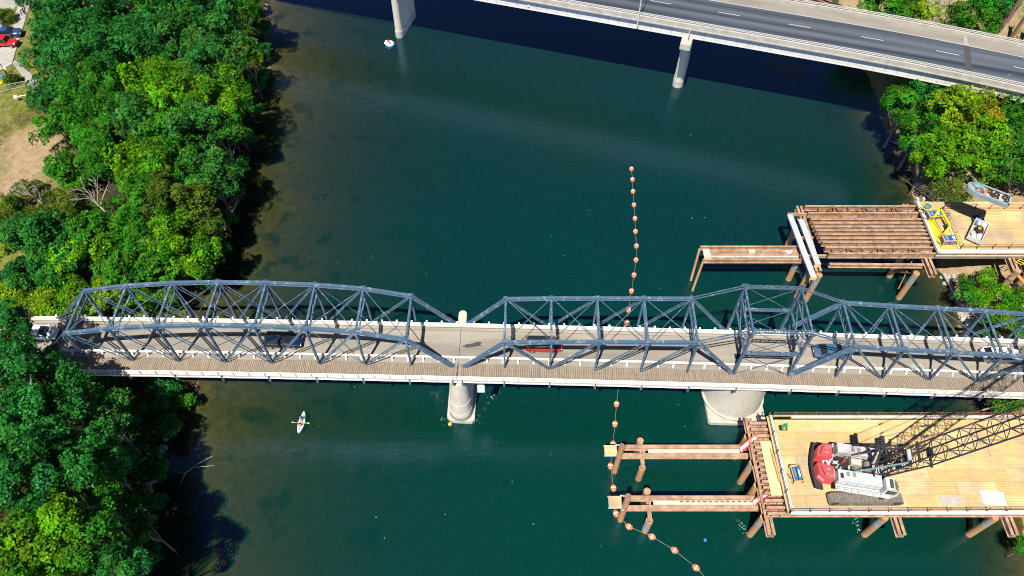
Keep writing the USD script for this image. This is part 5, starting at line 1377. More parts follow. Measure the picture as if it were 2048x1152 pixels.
def pump(label, px, py, z, m_):
    p = survey(px, py, z + .3); t = thing('pump', label, 'pump', [p[0], p[1], z])
    obj('frame', MB().box((0, 0, .06), (1.0, .7, .10)).beam((-.45, -.3, .1), (-.45, -.3, .7), .05, .05).beam((.45, .3, .1), (.45, .3, .7), .05, .05).beam((-.45, -.3, .7), (.45, .3, .7), .05, .05), 'crane_black', t)
    obj('motor', MB().tube((-.3, 0, .42), (.15, 0, .42), .24, n=12), m_, t); obj('tank', MB().box((.28, .12, .5), (.35, .4, .3)), m_, t)
    obj('casing', MB().blob((.05, -.24, .3), (.22, .18, .2), 2, 1, .1), 'rust_steel', t)
pump('green pump standing in the far left corner of the crane trestle', 1567, 854, ZL, 'green_paint')
pump('green pump beside the yellow tray on the upper trestle', 1895, 452, ZU, 'green_paint')
wd_ = thing('welding_set', 'small grey welding set by the timber kerb of the upper trestle', 'machine', [*survey(1893, 430, ZU + .3)[:2], ZU])
obj('case', MB().box((0, 0, .35), (.8, .55, .6)), 'grille_grey', wd_); obj('handle', MB().beam((-.4, 0, .75), (.4, 0, .75), .05, .05).beam((-.4, 0, .6), (-.4, 0, .75), .05, .05).beam((.4, 0, .6), (.4, 0, .75), .05, .05), 'rubber', wd_); obj('wheel', MB().tube((-.3, -.3, .14), (-.3, -.24, .14), .14, n=10), 'rubber', wd_)
# pale skip full of black hoses
s0, s1 = survey(1943, 483, ZU + 1.1), survey(1963, 440, ZU + 1.1); sd_ = unit(s1 - s0); sc = (survey(1958, 459, ZU + 1.1)); srz = math.atan2(sd_[1], sd_[0])
sk = thing('skip_box', 'pale open skip loaded with black hoses on the upper trestle', 'skip', [sc[0], sc[1], ZU + .35], srz)
SLn, SWd = 4.3, 2.0
b = MB().box((0, 0, .08), (SLn, SWd, .1))
for s in (-1, 1):
    b.box((0, s * (SWd / 2 - .04), .4), (SLn, .08, .75)); b.box((s * (SLn / 2 - .04), 0, .4), (.08, SWd - .16, .75))
obj('skip_body', b, 'crane_white', sk)
obj('load_floor', MB().box((0, 0, .16), (SLn - .2, SWd - .2, .06)), 'boat_floor', sk)
for x in (-1.6, 1.6):
    obj('skid_timber', MB().box((x, 0, -.17), (.25, SWd, .35)), 'rust_dark', sk)
for k in range(6):
    obj('hose_coil', MB().ring((.25 + .12 * (k % 3), -.1 + .09 * (k % 2), .28 + .1 * k), .62 - .05 * k, .085, UP + np.array([.1 * (k % 3), .1 * (k % 2), 0]), 20, 6), 'rubber', sk)
obj('yellow_ring', MB().ring((.15, 0, .92), .2, .05, UP, 14, 6), 'yellow_paint', sk)
for k, (x, y, m_) in enumerate(((-1.5, .2, 'cloth_white'), (-1.0, -.4, 'cloth_white'), (1.5, .3, 'cloth_white'), (1.6, -.4, 'cloth_white'), (1.35, .65, 'blue_paint'), (-.9, .5, 'plate_pale'))):
    obj('bundle', MB().blob((x, y, .5), (.42, .32, .3), k + 2, 2, .5), m_, sk)
hb = thing('headache_ball', 'blue steel hook ball on a dark hose ring beyond the pale skip', 'hook ball', [*survey(1962, 434, ZU + 1.0)[:2], ZU])
obj('ball', MB().blob((0, 0, .9), (.28, .28, .32), 2, 2, 0), 'blue_paint', hb, smooth=60); obj('hose_ring', MB().ring((0, .1, .25), .85, .07, UP, 24, 6), 'rubber', hb); obj('ring_pad', MB().tube((0, .1, .012), (0, .1, .16), .78, n=20), 'rubber', hb); obj('stem', MB().tube((0, 0, .15), (0, 0, .7), .1, n=8), 'rust_dark', hb)

# left park: lamp post, bin, fence, barrier
lp2 = thing('park_lamp', 'dark lamp post at the corner of the pavement, far left', 'street lamp', [*survey(13, 147, 8.1)[:2], 8.1])
obj('pole', MB().tube((0, 0, 0), (0, 0, 5.5), .09, .06, n=8), 'crane_black', lp2); obj('arm', MB().tube((0, 0, 5.4), (-.9, 0, 5.7), .05, n=6), 'crane_black', lp2); obj('base', MB().tube((0, 0, 0), (0, 0, .6), .2, .12, n=10), 'crane_black', lp2)
bn_ = thing('litter_bin', 'blue litter bin beside the lamp post at the far left', 'bin', [*survey(7, 156, 8.5)[:2], 8.1])
obj('bin_body', MB().tube((0, 0, 0), (0, 0, .95), .33, .38, n=14), 'blue_paint', bn_, smooth=40); obj('bin_lid', MB().tube((0, 0, .95), (0, 0, 1.1), .39, .2, n=14), 'blue_paint', bn_, smooth=40)
sn = thing('small_sign', 'small white notice on a post beside the lamp post', 'sign', [*survey(17, 148, 8.1)[:2], 8.1])
obj('post', MB().tube((0, 0, 0), (0, 0, 1.5), .03, n=6), 'rail_metal', sn); obj('plate', MB().box((0, -.04, 1.3), (.5, .03, .6)), 'white_paint', sn)
fn_ = thing('chain_link_fence', 'thin pale wire fence around the lawn at the far left', 'fence')
F = [survey(-30, 196, 8.1), survey(20, 180, 8.1), survey(66, 171, 8.1), survey(75, 180, 8.1)]
for a, c in zip(F[:-1], F[1:]):
    obj('top_rail', MB().tube(a + UP * 1.15, c + UP * 1.15, .035, n=6), 'rail_metal', fn_); obj('low_rail', MB().tube(a + UP * .15, c + UP * .15, .025, n=6), 'rail_metal', fn_)
    n = 3
    for k in range(n + 1):
        q = a + (c - a) * k / n; obj('fence_post', MB().tube(q, q + UP * 1.2, .04, n=6), 'rail_metal', fn_)
    b = MB(); m_ = 24
    for k in range(m_):
        q0, q1 = a + (c - a) * k / m_, a + (c - a) * (k + 1) / m_
        b.beam(q0 + UP * .15, q1 + UP * 1.15, .008, .008); b.beam(q1 + UP * .15, q0 + UP * 1.15, .008, .008)
    obj('wire_mesh', b, 'rail_metal', fn_)
br_ = thing('barrier_pole', 'white swing barrier pole with blocks at both ends beside the lawn', 'barrier')
a, c = survey(31, 194, 8.9), survey(71, 186, 8.9)
obj('pole', MB().tube(a, c, .07, n=8), 'white_paint', br_)
for q, nm in ((a, 'counterweight'), (c, 'counterweight')):
    obj(nm, MB().box(q, (.6, .45, .4), .3), 'white_paint', br_); obj('support', MB().tube(q - UP * .9, q, .06, n=6), 'rail_metal', br_)
# driftwood and gear by the left shore
def log(label, p0, p1, r, m_='dead_wood', twigs=0, seed=0):
    t = thing('driftwood_log', label, 'log'); p0, p1 = np.array(p0), np.array(p1); rng = np.random.default_rng(seed)
    obj('trunk', MB().tube(p0, (p0 + p1) / 2 + [0, .15, .08], r, r * .8, n=9).tube((p0 + p1) / 2 + [0, .15, .08], p1, r * .8, r * .35, n=9), m_, t, smooth=50)
    for k in range(twigs):
        q = p0 + (p1 - p0) * rng.uniform(0, .5); obj('branch', MB().tube(q, q + rng.normal(0, .8, 3) * [1, 1, .4] + UP * .3, .05, .015, n=5), m_, t)
log('long bleached log lying in the shallows along the left shore', survey(474, 402, .35), survey(449, 458, .1), .24, twigs=1)
log('bare drifted branch sticking out over the water near the lower left', survey(368, 948, .4), survey(425, 912, .3), .07, 'wood_pale', 3, 3)
log('dark sunken log on the river bed near the left shore', survey(520, 432, -.5), survey(500, 470, -.4), .22, 'bark', 0, 4)
log('grey stranded log at the right shore below the green trees', survey(1812, 296, .3), survey(1778, 282, .1), .24, 'wood_pale', 2, 5)
log('pale log among the rocks of the right bank beside the bushes', survey(1888, 548, .8), survey(1910, 590, .5), .28, 'dead_wood', 0, 6)
log('small pale forked driftwood below the grey bush at the right shore', survey(1826, 362, .4), survey(1838, 350, .8), .1, 'dead_wood', 2, 7)
gp = thing('gear_pile', 'small pile of white bags on the far left shore near the top edge', 'bags', survey(524, 22, .6))
for k in range(4):
    obj('bag', MB().blob((rng.uniform(-.9, .9), rng.uniform(-.6, .6), .3), (.4, .35, .3), k + 30, 2, .5), ('cloth_white', 'orange_paint', 'paint_navy', 'cloth_white')[k], gp)
st = thing('white_stump', 'bleached stump with short roots at the waterline near the top of the left shore', 'stump', survey(533, 65, .2))
obj('stump', MB().tube((0, 0, 0), (.2, .1, .7), .25, .15, n=9), 'dead_wood', st)
for k in range(4):
    obj('root', MB().tube((0, 0, .2), (math.cos(k * 1.6) * .9, math.sin(k * 1.6) * .9, .25), .09, .03, n=6), 'dead_wood', st)
wr_ = thing('white_rock', 'single pale boulder at the right shore below the grey bush', 'boulder', survey(1840, 372, .3))
obj('boulder_top', MB().blob((0, 0, .3), (.75, .6, .45), 3, 2, .5), 'pad_concrete', wr_); obj('boulder_base', MB().blob((.3, .2, 0), (.6, .5, .3), 5, 2, .5), 'rock', wr_)
# riprap: the stones that can be told apart are parts, ordered by the shore
rr_ = thing('riprap', 'grey broken stones lining the right shore under the upper trestle', 'stones')
rng = np.random.default_rng(31)
for k in range(170):
    t = rng.uniform(0, 1); px = 1884 + 68 * t + rng.normal(0, 3) + abs(rng.normal(0, 13)); py = 540 + 130 * t + rng.normal(0, 5)
    p = survey(px, py, .9); p[2] = float(ground_z(p[0], p[1])); s = rng.uniform(.2, .62)
    obj('stone', MB().blob(p + UP * s * .2, s * np.array([1, rng.uniform(.6, 1), rng.uniform(.5, .8)]), k, 1, .7), ('rock', 'pad_concrete', 'rock')[k % 3], rr_)
r2 = thing('shore_stones', 'dark shaded stones along the lower left shore', 'stones')
for k in range(45):
    t = rng.uniform(0, 1); p = survey(335 - 40 * t + rng.normal(0, 8) - abs(rng.normal(0, 10)), 830 + 180 * t, .4); p[2] = float(ground_z(p[0], p[1])); s = rng.uniform(.2, .55)
    obj('stone', MB().blob(p + UP * s * .15, s * np.array([1, rng.uniform(.6, 1), rng.uniform(.5, .8)]), k + 300, 1, .7), 'rock', r2)
# land end of the upper trestle: pile on the bank, orange pipe, yellow ladder
bp = thing('bank_pile', 'rusty steel pile standing on the sandy bank under the upper trestle', 'pile')
q = survey(2010, 568, 4.0); obj('shaft', MB().tube((q[0], q[1], 2), (q[0] + .2, q[1], 7.3), .46, n=14), 'rust_steel', bp, smooth=40); obj('weld_band', MB().tube((q[0] + .1, q[1], 5.3), (q[0] + .1, q[1], 5.5), .485, n=14), 'rust_dark', bp)
bcap = thing('bank_cap_beam', 'rusty double beam above the sandy bank with a yellow frame on it', 'beam')
c0 = survey(2018, 505, 7.2); c1 = survey(2034, 543, 7.2)
for o in (-.3, .3):
    obj('section', MB().ibeam(c0 + [o, 0, 0], c1 + [o, 0, 0], .8, .36), 'rust_steel', bcap)
yf = thing('tubular_frame', 'small yellow tubular frame under the edge of the upper trestle', 'frame')
a, c = survey(2032, 524, 7.3), survey(2040, 518, 7.3)
obj('side', MB().tube(a, c, .06, n=6), 'yellow_paint', yf); obj('side', MB().tube(a + [.6, -.5, 0], c + [.6, -.5, 0], .06, n=6), 'yellow_paint', yf)
for k in range(3):
    q0 = a + (c - a) * k / 2; obj('rung', MB().tube(q0, q0 + [.6, -.5, 0], .05, n=6), 'yellow_paint', yf)
op = thing('orange_pipe', 'bright orange pipe sloping across the sandy bank at the right edge', 'pipe')
a, c = survey(2028, 541, 6.2), survey(2075, 600, 4.4)
obj('pipe', MB().tube(a, c, .24, n=12), 'orange_paint', op, smooth=40); obj('flange', MB().tube(a, a + unit(c - a) * .12, .33, n=12), 'orange_paint', op)
hp_ = thing('hose_loop', 'thin dark hose loop lying on the sandy bank', 'hose', [*survey(2000, 558, 4.2)[:2], float(ground_z(*survey(2000, 558, 4.2)[:2])) + .06])
obj('loop', MB().ring((0, 0, 0), .38, .035, UP, 18, 5), 'rubber', hp_)
mr = thing('mooring_line', 'thin dark mooring line running from the trestle corner into the water', 'rope')
obj('line', MB().path([survey(1868, 402, 8.6), survey(1835, 378, 3.5), survey(1795, 350, .1)], .03, 5), 'rope', mr)
yb_ = thing('yellow_marker', 'small yellow marker ball at the foot of the small pier', 'marker', [*survey(900, 849, .1)[:2], .1])
obj('ball', MB().blob((0, 0, .1), (.26, .26, .26), 2, 2, 0), 'yellow_paint', yb_, smooth=60)
bd_ = thing('blue_float', 'tiny bright blue float drifting below the lower finger pier', 'float', [*survey(1410, 1080, .05)[:2], .05])
obj('ball', MB().blob((0, 0, .05), (.2, .26, .2), 2, 2, .1), 'blue_paint', bd_, smooth=60)
# flecks of foam
fb = MB(); rng = np.random.default_rng(77)
def fleck(px, py, s):
    p = survey(px, py, .012); n = 6; t = np.arange(n) * 2 * math.pi / n + rng.uniform(0, 1); r = s * rng.uniform(.5, 1.2, n)
    fb.prism(np.c_[p[0] + r * np.cos(t), p[1] + r * np.sin(t) * .8], .002, .018)
for k in range(26):
    t = rng.uniform(0, 1); fleck(888 - 14 * t + rng.normal(0, 7), 852 - 70 * t, rng.uniform(.02, .06))
    t = rng.uniform(0, 1); fleck(952 + 40 * t + rng.normal(0, 6), 847 - 65 * t, rng.uniform(.02, .065))
for k in range(28):
    t = rng.uniform(0, 1); fleck(1478 + 16 * t + rng.normal(0, 4), 1040 + 30 * t, rng.uniform(.02, .055)); fleck(1708 + 12 * t + rng.normal(0, 4), 1030 + 36 * t, rng.uniform(.02, .055))
for k in range(70):
    fleck(rng.uniform(620, 1480), rng.uniform(260, 1150), rng.uniform(.02, .06))
obj('foam', fb, 'foam', kind='stuff')
# ---------------------------------------------------------------- trees and shrubs
def leaf_cards(rng, pos, nrm, size):
    """Folded rhombic leaves: 4 vertices, 2 triangles each."""
    n = len(pos); t = np.cross(nrm, rng.normal(size=(n, 3))); t /= np.linalg.norm(t, axis=1, keepdims=True) + 1e-9
    b = np.cross(nrm, t); L = (size * rng.uniform(.7, 1.3, n))[:, None]
    v = np.stack([pos - t * L * .5, pos + b * L * .33 - nrm * L * .06, pos + t * L * .5 - nrm * L * .12, pos - b * L * .33 - nrm * L * .06], 1).reshape(-1, 3)
    i = np.arange(n) * 4
    return v, np.vstack([np.stack([i, i + 1, i + 2], 1), np.stack([i, i + 2, i + 3], 1)])


def crown(rng, c, R, Rz, leaf=.30, dens=1.0, nb=None, low=-.25):
    """Leaf sprays set over the boughs of a crown; returns leaves, a tint per vertex and the bough centres."""
    nb = nb or int(7 + R * 3.2)
    d = rng.normal(size=(nb * 4, 3)); d /= np.linalg.norm(d, axis=1, keepdims=True); d = d[d[:, 2] > low][:nb]
    nb = len(d)
    bc = c + d * np.array([R, R, Rz]) * (rng.uniform(.30, .98, nb) ** .8)[:, None]
    br = R * rng.uniform(.20, .44, nb)
    bt = rng.uniform(-.28, .28, nb)
    ns = int(19 * R * R * dens) + 40
    k = rng.integers(nb, size=ns); sd = rng.normal(size=(ns, 3)); sd[:, 2] += .35; sd /= np.linalg.norm(sd, axis=1, keepdims=True)
    sp = bc[k] + sd * (br[k] * rng.uniform(.72, 1.06, ns))[:, None] * [1, 1, .85]
    sn = sd + .55 * (sp - c) / R + np.array([0, 0, .55]); sn /= np.linalg.norm(sn, axis=1, keepdims=True)
    per = 21; m = ns * per
    s = np.repeat(np.arange(ns), per); rad = np.repeat(rng.uniform(.34, .72, ns), per)
    o = rng.normal(size=(m, 3)); o -= sn[s] * (o * sn[s]).sum(1, keepdims=True); o *= (rad * .62)[:, None]
    pos = sp[s] + o - sn[s] * ((o ** 2).sum(1) / rad * .55)[:, None] + rng.normal(0, .05, (m, 3))
    nn = sn[s] + rng.normal(0, .55, (m, 3)); nn /= np.linalg.norm(nn, axis=1, keepdims=True)
    tint = np.clip(.42 + bt[k][s] + np.repeat(rng.normal(0, .22, ns), per) + rng.normal(0, .16, m), 0, 1)
    v, f = leaf_cards(rng, pos, nn, leaf)
    return v, f, np.repeat(tint, 4), bc


def tree(name, label, px, py, rpx, zc, m, cat='tree', hz=.82, leaf=.35, dens=1.0, group=None, bare=0, seed=None, low=-.3):
    c = survey(px, py, zc); dist = np.linalg.norm(c - [0, 0, CAM_H]); R = rpx * dist / FPX
    rng = np.random.default_rng(seed or int(px * 7 + py * 13))
    g0 = float(ground_z(c[0], c[1])); t = thing(name, label, cat, (c[0], c[1], g0), 0, group)
    cl = np.array([0, 0, c[2] - g0])
    v, f, tint, bc = crown(rng, cl, R, R * hz, leaf, dens, low=low)
    obj('crown' if cat == 'tree' else 'foliage', (v, f), m, t, tint=tint)
    b = MB(); fork = cl * .45; r0 = .06 + R * .05
    b.tube((0, 0, -.4), fork, r0, r0 * .75, n=8, caps=False)
    for q in bc[:7]:
        mid = fork + (q - fork) * .5 + rng.normal(0, .15, 3)
        b.tube(fork, mid, r0 * .55, r0 * .35, n=6, caps=False).tube(mid, q, r0 * .35, .03, n=5, caps=False)
    obj('trunk' if cat == 'tree' else 'stems', b, 'bark', t)
    if bare:
        bb = MB()
        for k in range(bare):
            q = bc[k % len(bc)] + rng.normal(0, .4, 3); a = cl + (q - cl) * .3
            e = q + (q - cl) * .55 + UP * .5
            bb.tube(a, q, .06, .045, n=5, caps=False).tube(q, e, .045, .015, n=4, caps=False)
            for j in range(4):
                w = q + (e - q) * rng.uniform(.1, .9); bb.tube(w, w + rng.normal(0, .55, 3) + UP * .2, .02, .008, n=4, caps=False)
        obj('bare_branches', bb, 'dead_wood', t)
    return t


def bare_tree(name, label, px, py, h, spread, seed, z=None, m='dead_wood', lean=(0, 0), cat='tree'):
    rng = np.random.default_rng(seed); p = survey(px, py, z or 8.0); p[2] = float(ground_z(p[0], p[1])) if z is None else z
    t = thing(name, label, cat, p); segs = []
    def grow(a, d, L, r, lvl):
        e = a + d * L; segs.append((a, e, r, r * .6, lvl))
        if lvl < 4:
            for k in range(rng.integers(2, 4) + (lvl == 0) * 2):
                w = a + d * L * rng.uniform(.4, 1.0); nd = unit(d + rng.normal(0, .55, 3) + [lean[0] * .3, lean[1] * .3, .05])
                grow(w, nd, L * rng.uniform(.45, .75), r * .5, lvl + 1)
    grow(np.zeros(3), unit(np.array([lean[0], lean[1], 1.0])), h * .5, .06 + h * .012, 0)
    for nm, sel in (('trunk', lambda l: l == 0), ('branches', lambda l: l > 0)):
        b = MB()
        for a, e, r0, r1, l in segs:
            if sel(l):
                b.tube(a, e, max(r0, .022), max(r1, .014), n=5, caps=False)
        obj(nm, b, m, t)
    return t


LEFT = [  # px, py, radius in px, height of the crown centre, material, label
 (104, 30, 48, 14, 'leaf_deep', 'dark green tree at the top edge, over the pavement corner'),
 (180, 22, 56, 15, 'leaf_deep', 'deep green tree at the top edge, second from the pavement'),
 (262, 18, 52, 15, 'leaf_deep', 'deep green tree at the top edge, third from the pavement'),
 (335, 10, 50, 15, 'leaf_green', 'mid green tree at the top edge above a pale bare thicket'),
 (412, 14, 50, 14, 'leaf_deep', 'deep green tree at the top edge nearest the water'),
 (470, 26, 40, 12, 'leaf_green', 'green tree leaning over the water near the top edge'),
 (118, 108, 50, 14, 'leaf_deep', 'dark tree hanging over the pavement beside the parked cars'),
 (196, 104, 56, 15, 'leaf_deep', 'dark rounded tree behind the one that hangs over the pavement'),
 (276, 100, 54, 15, 'leaf_deep', 'dark tree in the middle of the upper wood'),
 (352, 92, 48, 14, 'leaf_teal', 'blue green tree with a pale bare gap on its left, upper wood'),
 (424, 110, 52, 14, 'leaf_teal', 'blue green tree above the bright yellow green one'),
 (494, 108, 24, 11, 'leaf_lime', 'slim yellow green sapling leaning out over the dark water'),
 (124, 190, 44, 13, 'leaf_deep', 'dark tree at the end of the path and fence'),
 (196, 176, 46, 14, 'leaf_green', 'green tree left of the deep dark gap in the upper wood'),
 (300, 168, 40, 14, 'leaf_bright', 'bright green tree right of the deep dark gap'),
 (352, 190, 52, 15, 'leaf_bright', 'big bright yellow green tree in the middle of the left wood'),
 (436, 196, 46, 13, 'leaf_bright', 'bright green tree on the bank above the brown shallows'),
 (130, 262, 44, 13, 'leaf_green', 'olive green tree at the upper edge of the lawn'),
 (196, 250, 46, 14, 'leaf_green', 'green tree behind the lawn edge tree, beside the bright trees'),
 (258, 254, 50, 14, 'leaf_teal', 'blue green tree below the deep dark gap'),
 (326, 268, 46, 13, 'leaf_green', 'green tree just below the big yellow green tree'),
 (390, 268, 48, 13, 'leaf_teal', 'grey green tree on the bank, right of the wood, over the weedy shallows'),
 (444, 262, 36, 11, 'leaf_green', 'small green tree at the waterline beside the weed patches'),
 (140, 338, 42, 12, 'leaf_green', 'green tree right of the bare soil of the lawn'),
 (214, 322, 48, 13, 'leaf_green', 'green tree in mid wood above the bleached branches'),
 (292, 330, 48, 13, 'leaf_bright', 'bright green tree in mid wood above the fallen trunk'),
 (364, 338, 46, 12, 'leaf_green', 'dull green tree in mid wood toward the water'),
 (426, 352, 42, 11, 'leaf_teal', 'sea green tree at the waterline above the long bleached log'),
 (346, 410, 48, 12, 'leaf_olive', 'pale olive tree right of the fallen trunk'),
 (390, 436, 36, 10, 'leaf_olive', 'small pale olive tree beside the bleached log'),
 (288, 398, 44, 12, 'leaf_green', 'green tree with bare pale twigs on its left side'),
 (56, 470, 42, 11, 'leaf_teal', 'blue green tree by the pale path at the left edge'),
 (112, 500, 48, 12, 'leaf_deep', 'deep green tree between the left edge and the shaded hollow'),
 (196, 470, 44, 11, 'leaf_green', 'green tree above the shaded hollow'),
 (286, 470, 40, 11, 'leaf_green', 'grey green tree right of the shaded hollow'),
 (356, 486, 46, 11, 'leaf_bright', 'bright green tree on the bank above the left truss'),
 (400, 522, 36, 9, 'leaf_bright', 'bright green tree at the waterline just above the left truss'),
 (318, 536, 42, 10, 'leaf_green', 'green tree touching the top chord of the left truss'),
 (234, 528, 44, 10, 'leaf_green', 'green tree above the curved start of the left truss'),
 (160, 532, 46, 10, 'leaf_bright', 'bright green tree above the left end of the truss'),
 (52, 552, 40, 10, 'leaf_deep', 'dark tree by the left edge above the bridge road'),
 (22, 668, 56, 19, 'leaf_deep', 'tall dark tree over the left end of the bridge road'),
 (74, 722, 40, 16, 'leaf_deep', 'dark tree that shades the left end of the walkway'),
 (30, 770, 60, 20, 'leaf_deep', 'dark tree at the left edge just below the bridge'),  # leaf colour darkened to stand in for shade, this and the next three trees
 (110, 794, 54, 17, 'leaf_deep', 'dark tree below the left end of the railing'),
 (56, 872, 56, 20, 'leaf_deep', 'broad dark tree at the left edge in the lower wood'),
 (140, 872, 50, 17, 'leaf_deep', 'shade-darkened tree beside the broad one in the lower wood'),
 (200, 826, 36, 14, 'leaf_teal', 'small sunlit tree reaching toward the shaded shore below the bridge'),
 (30, 964, 54, 21, 'leaf_deep', 'dark tree at the left edge, lower wood'),
 (112, 958, 50, 18, 'leaf_deep', 'shaded dark tree in the middle of the lower wood'),
 (178, 1000, 40, 15, 'leaf_green', 'narrow sunlit tree in the lower wood'),
 (96, 1082, 60, 18, 'leaf_bright', 'broad bright green tree in the bottom left corner'),
 (26, 1112, 50, 19, 'leaf_bright', 'bright green tree touching the bottom left corner'),
 (168, 1110, 52, 16, 'leaf_green', 'green tree at the bottom edge'),
 (287, 1050, 25, 11, 'leaf_teal', 'slim sunlit tree standing apart over the dark water, lower left'),
 (226, 1150, 46, 16, 'leaf_deep', 'dark tree cut by the bottom edge, second from the water'),
 (60, 1180, 60, 18, 'leaf_green', 'green tree mostly below the bottom edge, left'),
 (206, 930, 36, 13, 'leaf_deep', 'dark shaded tree on the lower slope, right of the broad dark tree'),
]
for k, (px, py, r, z, m, lab) in enumerate(LEFT):
    tree('leafy_tree', lab, px, py, r * (1.0 if r < 27 or px < 145 and py < 360 or py in (668, 722) else 1.24), z - .8, m, hz=1.25 if r < 27 else 1.0, dens=1.0, low=-.55, bare=2 if k % 4 == 1 else 0)
SHR = [
 (52, 402, 40, 9.3, 'leaf_olive', 'olive bush at the lower edge of the lawn'), (118, 424, 38, 9.5, 'leaf_olive', 'olive bush under the bleached dead tree'),
 (16, 440, 36, 9, 'leaf_olive', 'olive bush at the left edge below the lawn'), (24, 588, 34, 9.3, 'leaf_lime', 'yellow green bush at the left edge above the bridge road'),
 (92, 606, 32, 9.2, 'leaf_lime', 'yellow green bush beside the left end of the far guard rail'), (150, 596, 38, 8.5, 'leaf_bright', 'bright bush left of the first truss post'),
 (206, 596, 34, 7.5, 'leaf_lime', 'yellow green bush seen through the first truss panel'), (262, 598, 34, 6, 'leaf_bright', 'bright bush seen through the second truss panel'),
 (318, 600, 32, 4.5, 'leaf_bright', 'bright bush seen through the third truss panel'), (130, 560, 30, 9, 'leaf_green', 'low green bush above the first truss panel'),
 (8, 32, 17, 9.2, 'leaf_olive', 'round bush on the street corner at the top left'), (22, 160, 15, 8.8, 'leaf_olive', 'low ornamental bush beside the litter bin'),
 (200, 770, 34, 5, 'leaf_deep', 'shaded bush right under the walkway railing'), (262, 836, 34, 4.5, 'leaf_deep', 'shaded bush on the lower left bank'), (318, 790, 30, 3.5, 'leaf_deep', 'shaded bush on the shore under the fixed span'),  # shaded bushes here and below: shade put into the darker leaf colour
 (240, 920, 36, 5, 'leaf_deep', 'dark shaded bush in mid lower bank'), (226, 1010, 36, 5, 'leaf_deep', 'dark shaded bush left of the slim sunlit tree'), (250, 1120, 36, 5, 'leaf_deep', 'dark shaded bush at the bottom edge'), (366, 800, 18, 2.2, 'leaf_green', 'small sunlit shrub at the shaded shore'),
 (500, 4, 22, 4, 'leaf_bright', 'bright shrub on the shore at the top edge'),
]
for px, py, r, z, m, lab in SHR:
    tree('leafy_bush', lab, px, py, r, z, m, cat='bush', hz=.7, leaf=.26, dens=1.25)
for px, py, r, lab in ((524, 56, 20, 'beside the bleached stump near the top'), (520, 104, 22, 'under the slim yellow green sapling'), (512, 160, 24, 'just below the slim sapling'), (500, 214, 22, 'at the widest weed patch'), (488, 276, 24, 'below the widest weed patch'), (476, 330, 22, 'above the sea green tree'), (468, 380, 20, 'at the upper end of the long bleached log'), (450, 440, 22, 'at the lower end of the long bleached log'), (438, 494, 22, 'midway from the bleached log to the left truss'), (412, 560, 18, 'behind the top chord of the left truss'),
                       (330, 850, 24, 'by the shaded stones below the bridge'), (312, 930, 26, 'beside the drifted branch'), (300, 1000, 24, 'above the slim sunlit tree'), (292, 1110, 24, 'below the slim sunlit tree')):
    tree('added_shade_shrub', 'dark shrub added for shade over the left waterline ' + lab, px, py, r, 3.2, 'leaf_deep', cat='bush', hz=.7, leaf=.28, dens=1.1, group='dark shrubs added for shade along the left waterline')  # added dark shrubs cover the lit bank edge where shade belongs
RIGHT = [
 (1812, 214, 42, 10, 'leaf_green', 'fresh green tree leaning over the water on the right bank'), (1850, 196, 40, 11, 'leaf_deep', 'deep green tree behind the fresh green one, right bank'),
 (1838, 268, 40, 9, 'leaf_green', 'green tree at the right shore below the leaning tree'), (1912, 222, 50, 12, 'leaf_lime', 'yellow green tree just below the highway bridge'),
 (1966, 214, 46, 12, 'leaf_gold', 'golden green tree touching the highway bridge'), (1898, 300, 44, 10, 'leaf_bright', 'bright green tree in the middle of the right wood'),
 (1958, 290, 44, 10, 'leaf_bright', 'bright tree right of the bare twigs in the right wood'), (2034, 210, 40, 12, 'leaf_green', 'green tree at the right edge below the highway'),
 (2016, 290, 44, 10, 'leaf_green', 'green tree at the right edge above the hanging boat'), (2044, 340, 34, 9, 'leaf_green', 'green tree at the right edge beside the boat'), (1858, 326, 34, 8, 'leaf_bright', 'bright low tree over the stranded log, right shore'), (1990, 346, 26, 7, 'leaf_bright', 'small bright tree just above the hanging boat'),
 (1768, 10, 44, 9, 'leaf_green', 'green tree beyond the highway at the top edge'), (1826, 20, 32, 8, 'leaf_lime', 'yellow green tree beyond the highway near the bare thicket'), (1952, 36, 40, 9, 'leaf_green', 'olive green tree beyond the highway next to the rail trestle'), (2010, -6, 30, 9, 'leaf_deep', 'dark tree in the top right corner behind the trestle legs'),
]
for px, py, r, z, m, lab in RIGHT:
    tree('leafy_tree', lab, px, py, r * 1.04, z - .5, m, hz=1.0, low=-.5, bare=4 if m in ('leaf_lime', 'leaf_gold') else 0)
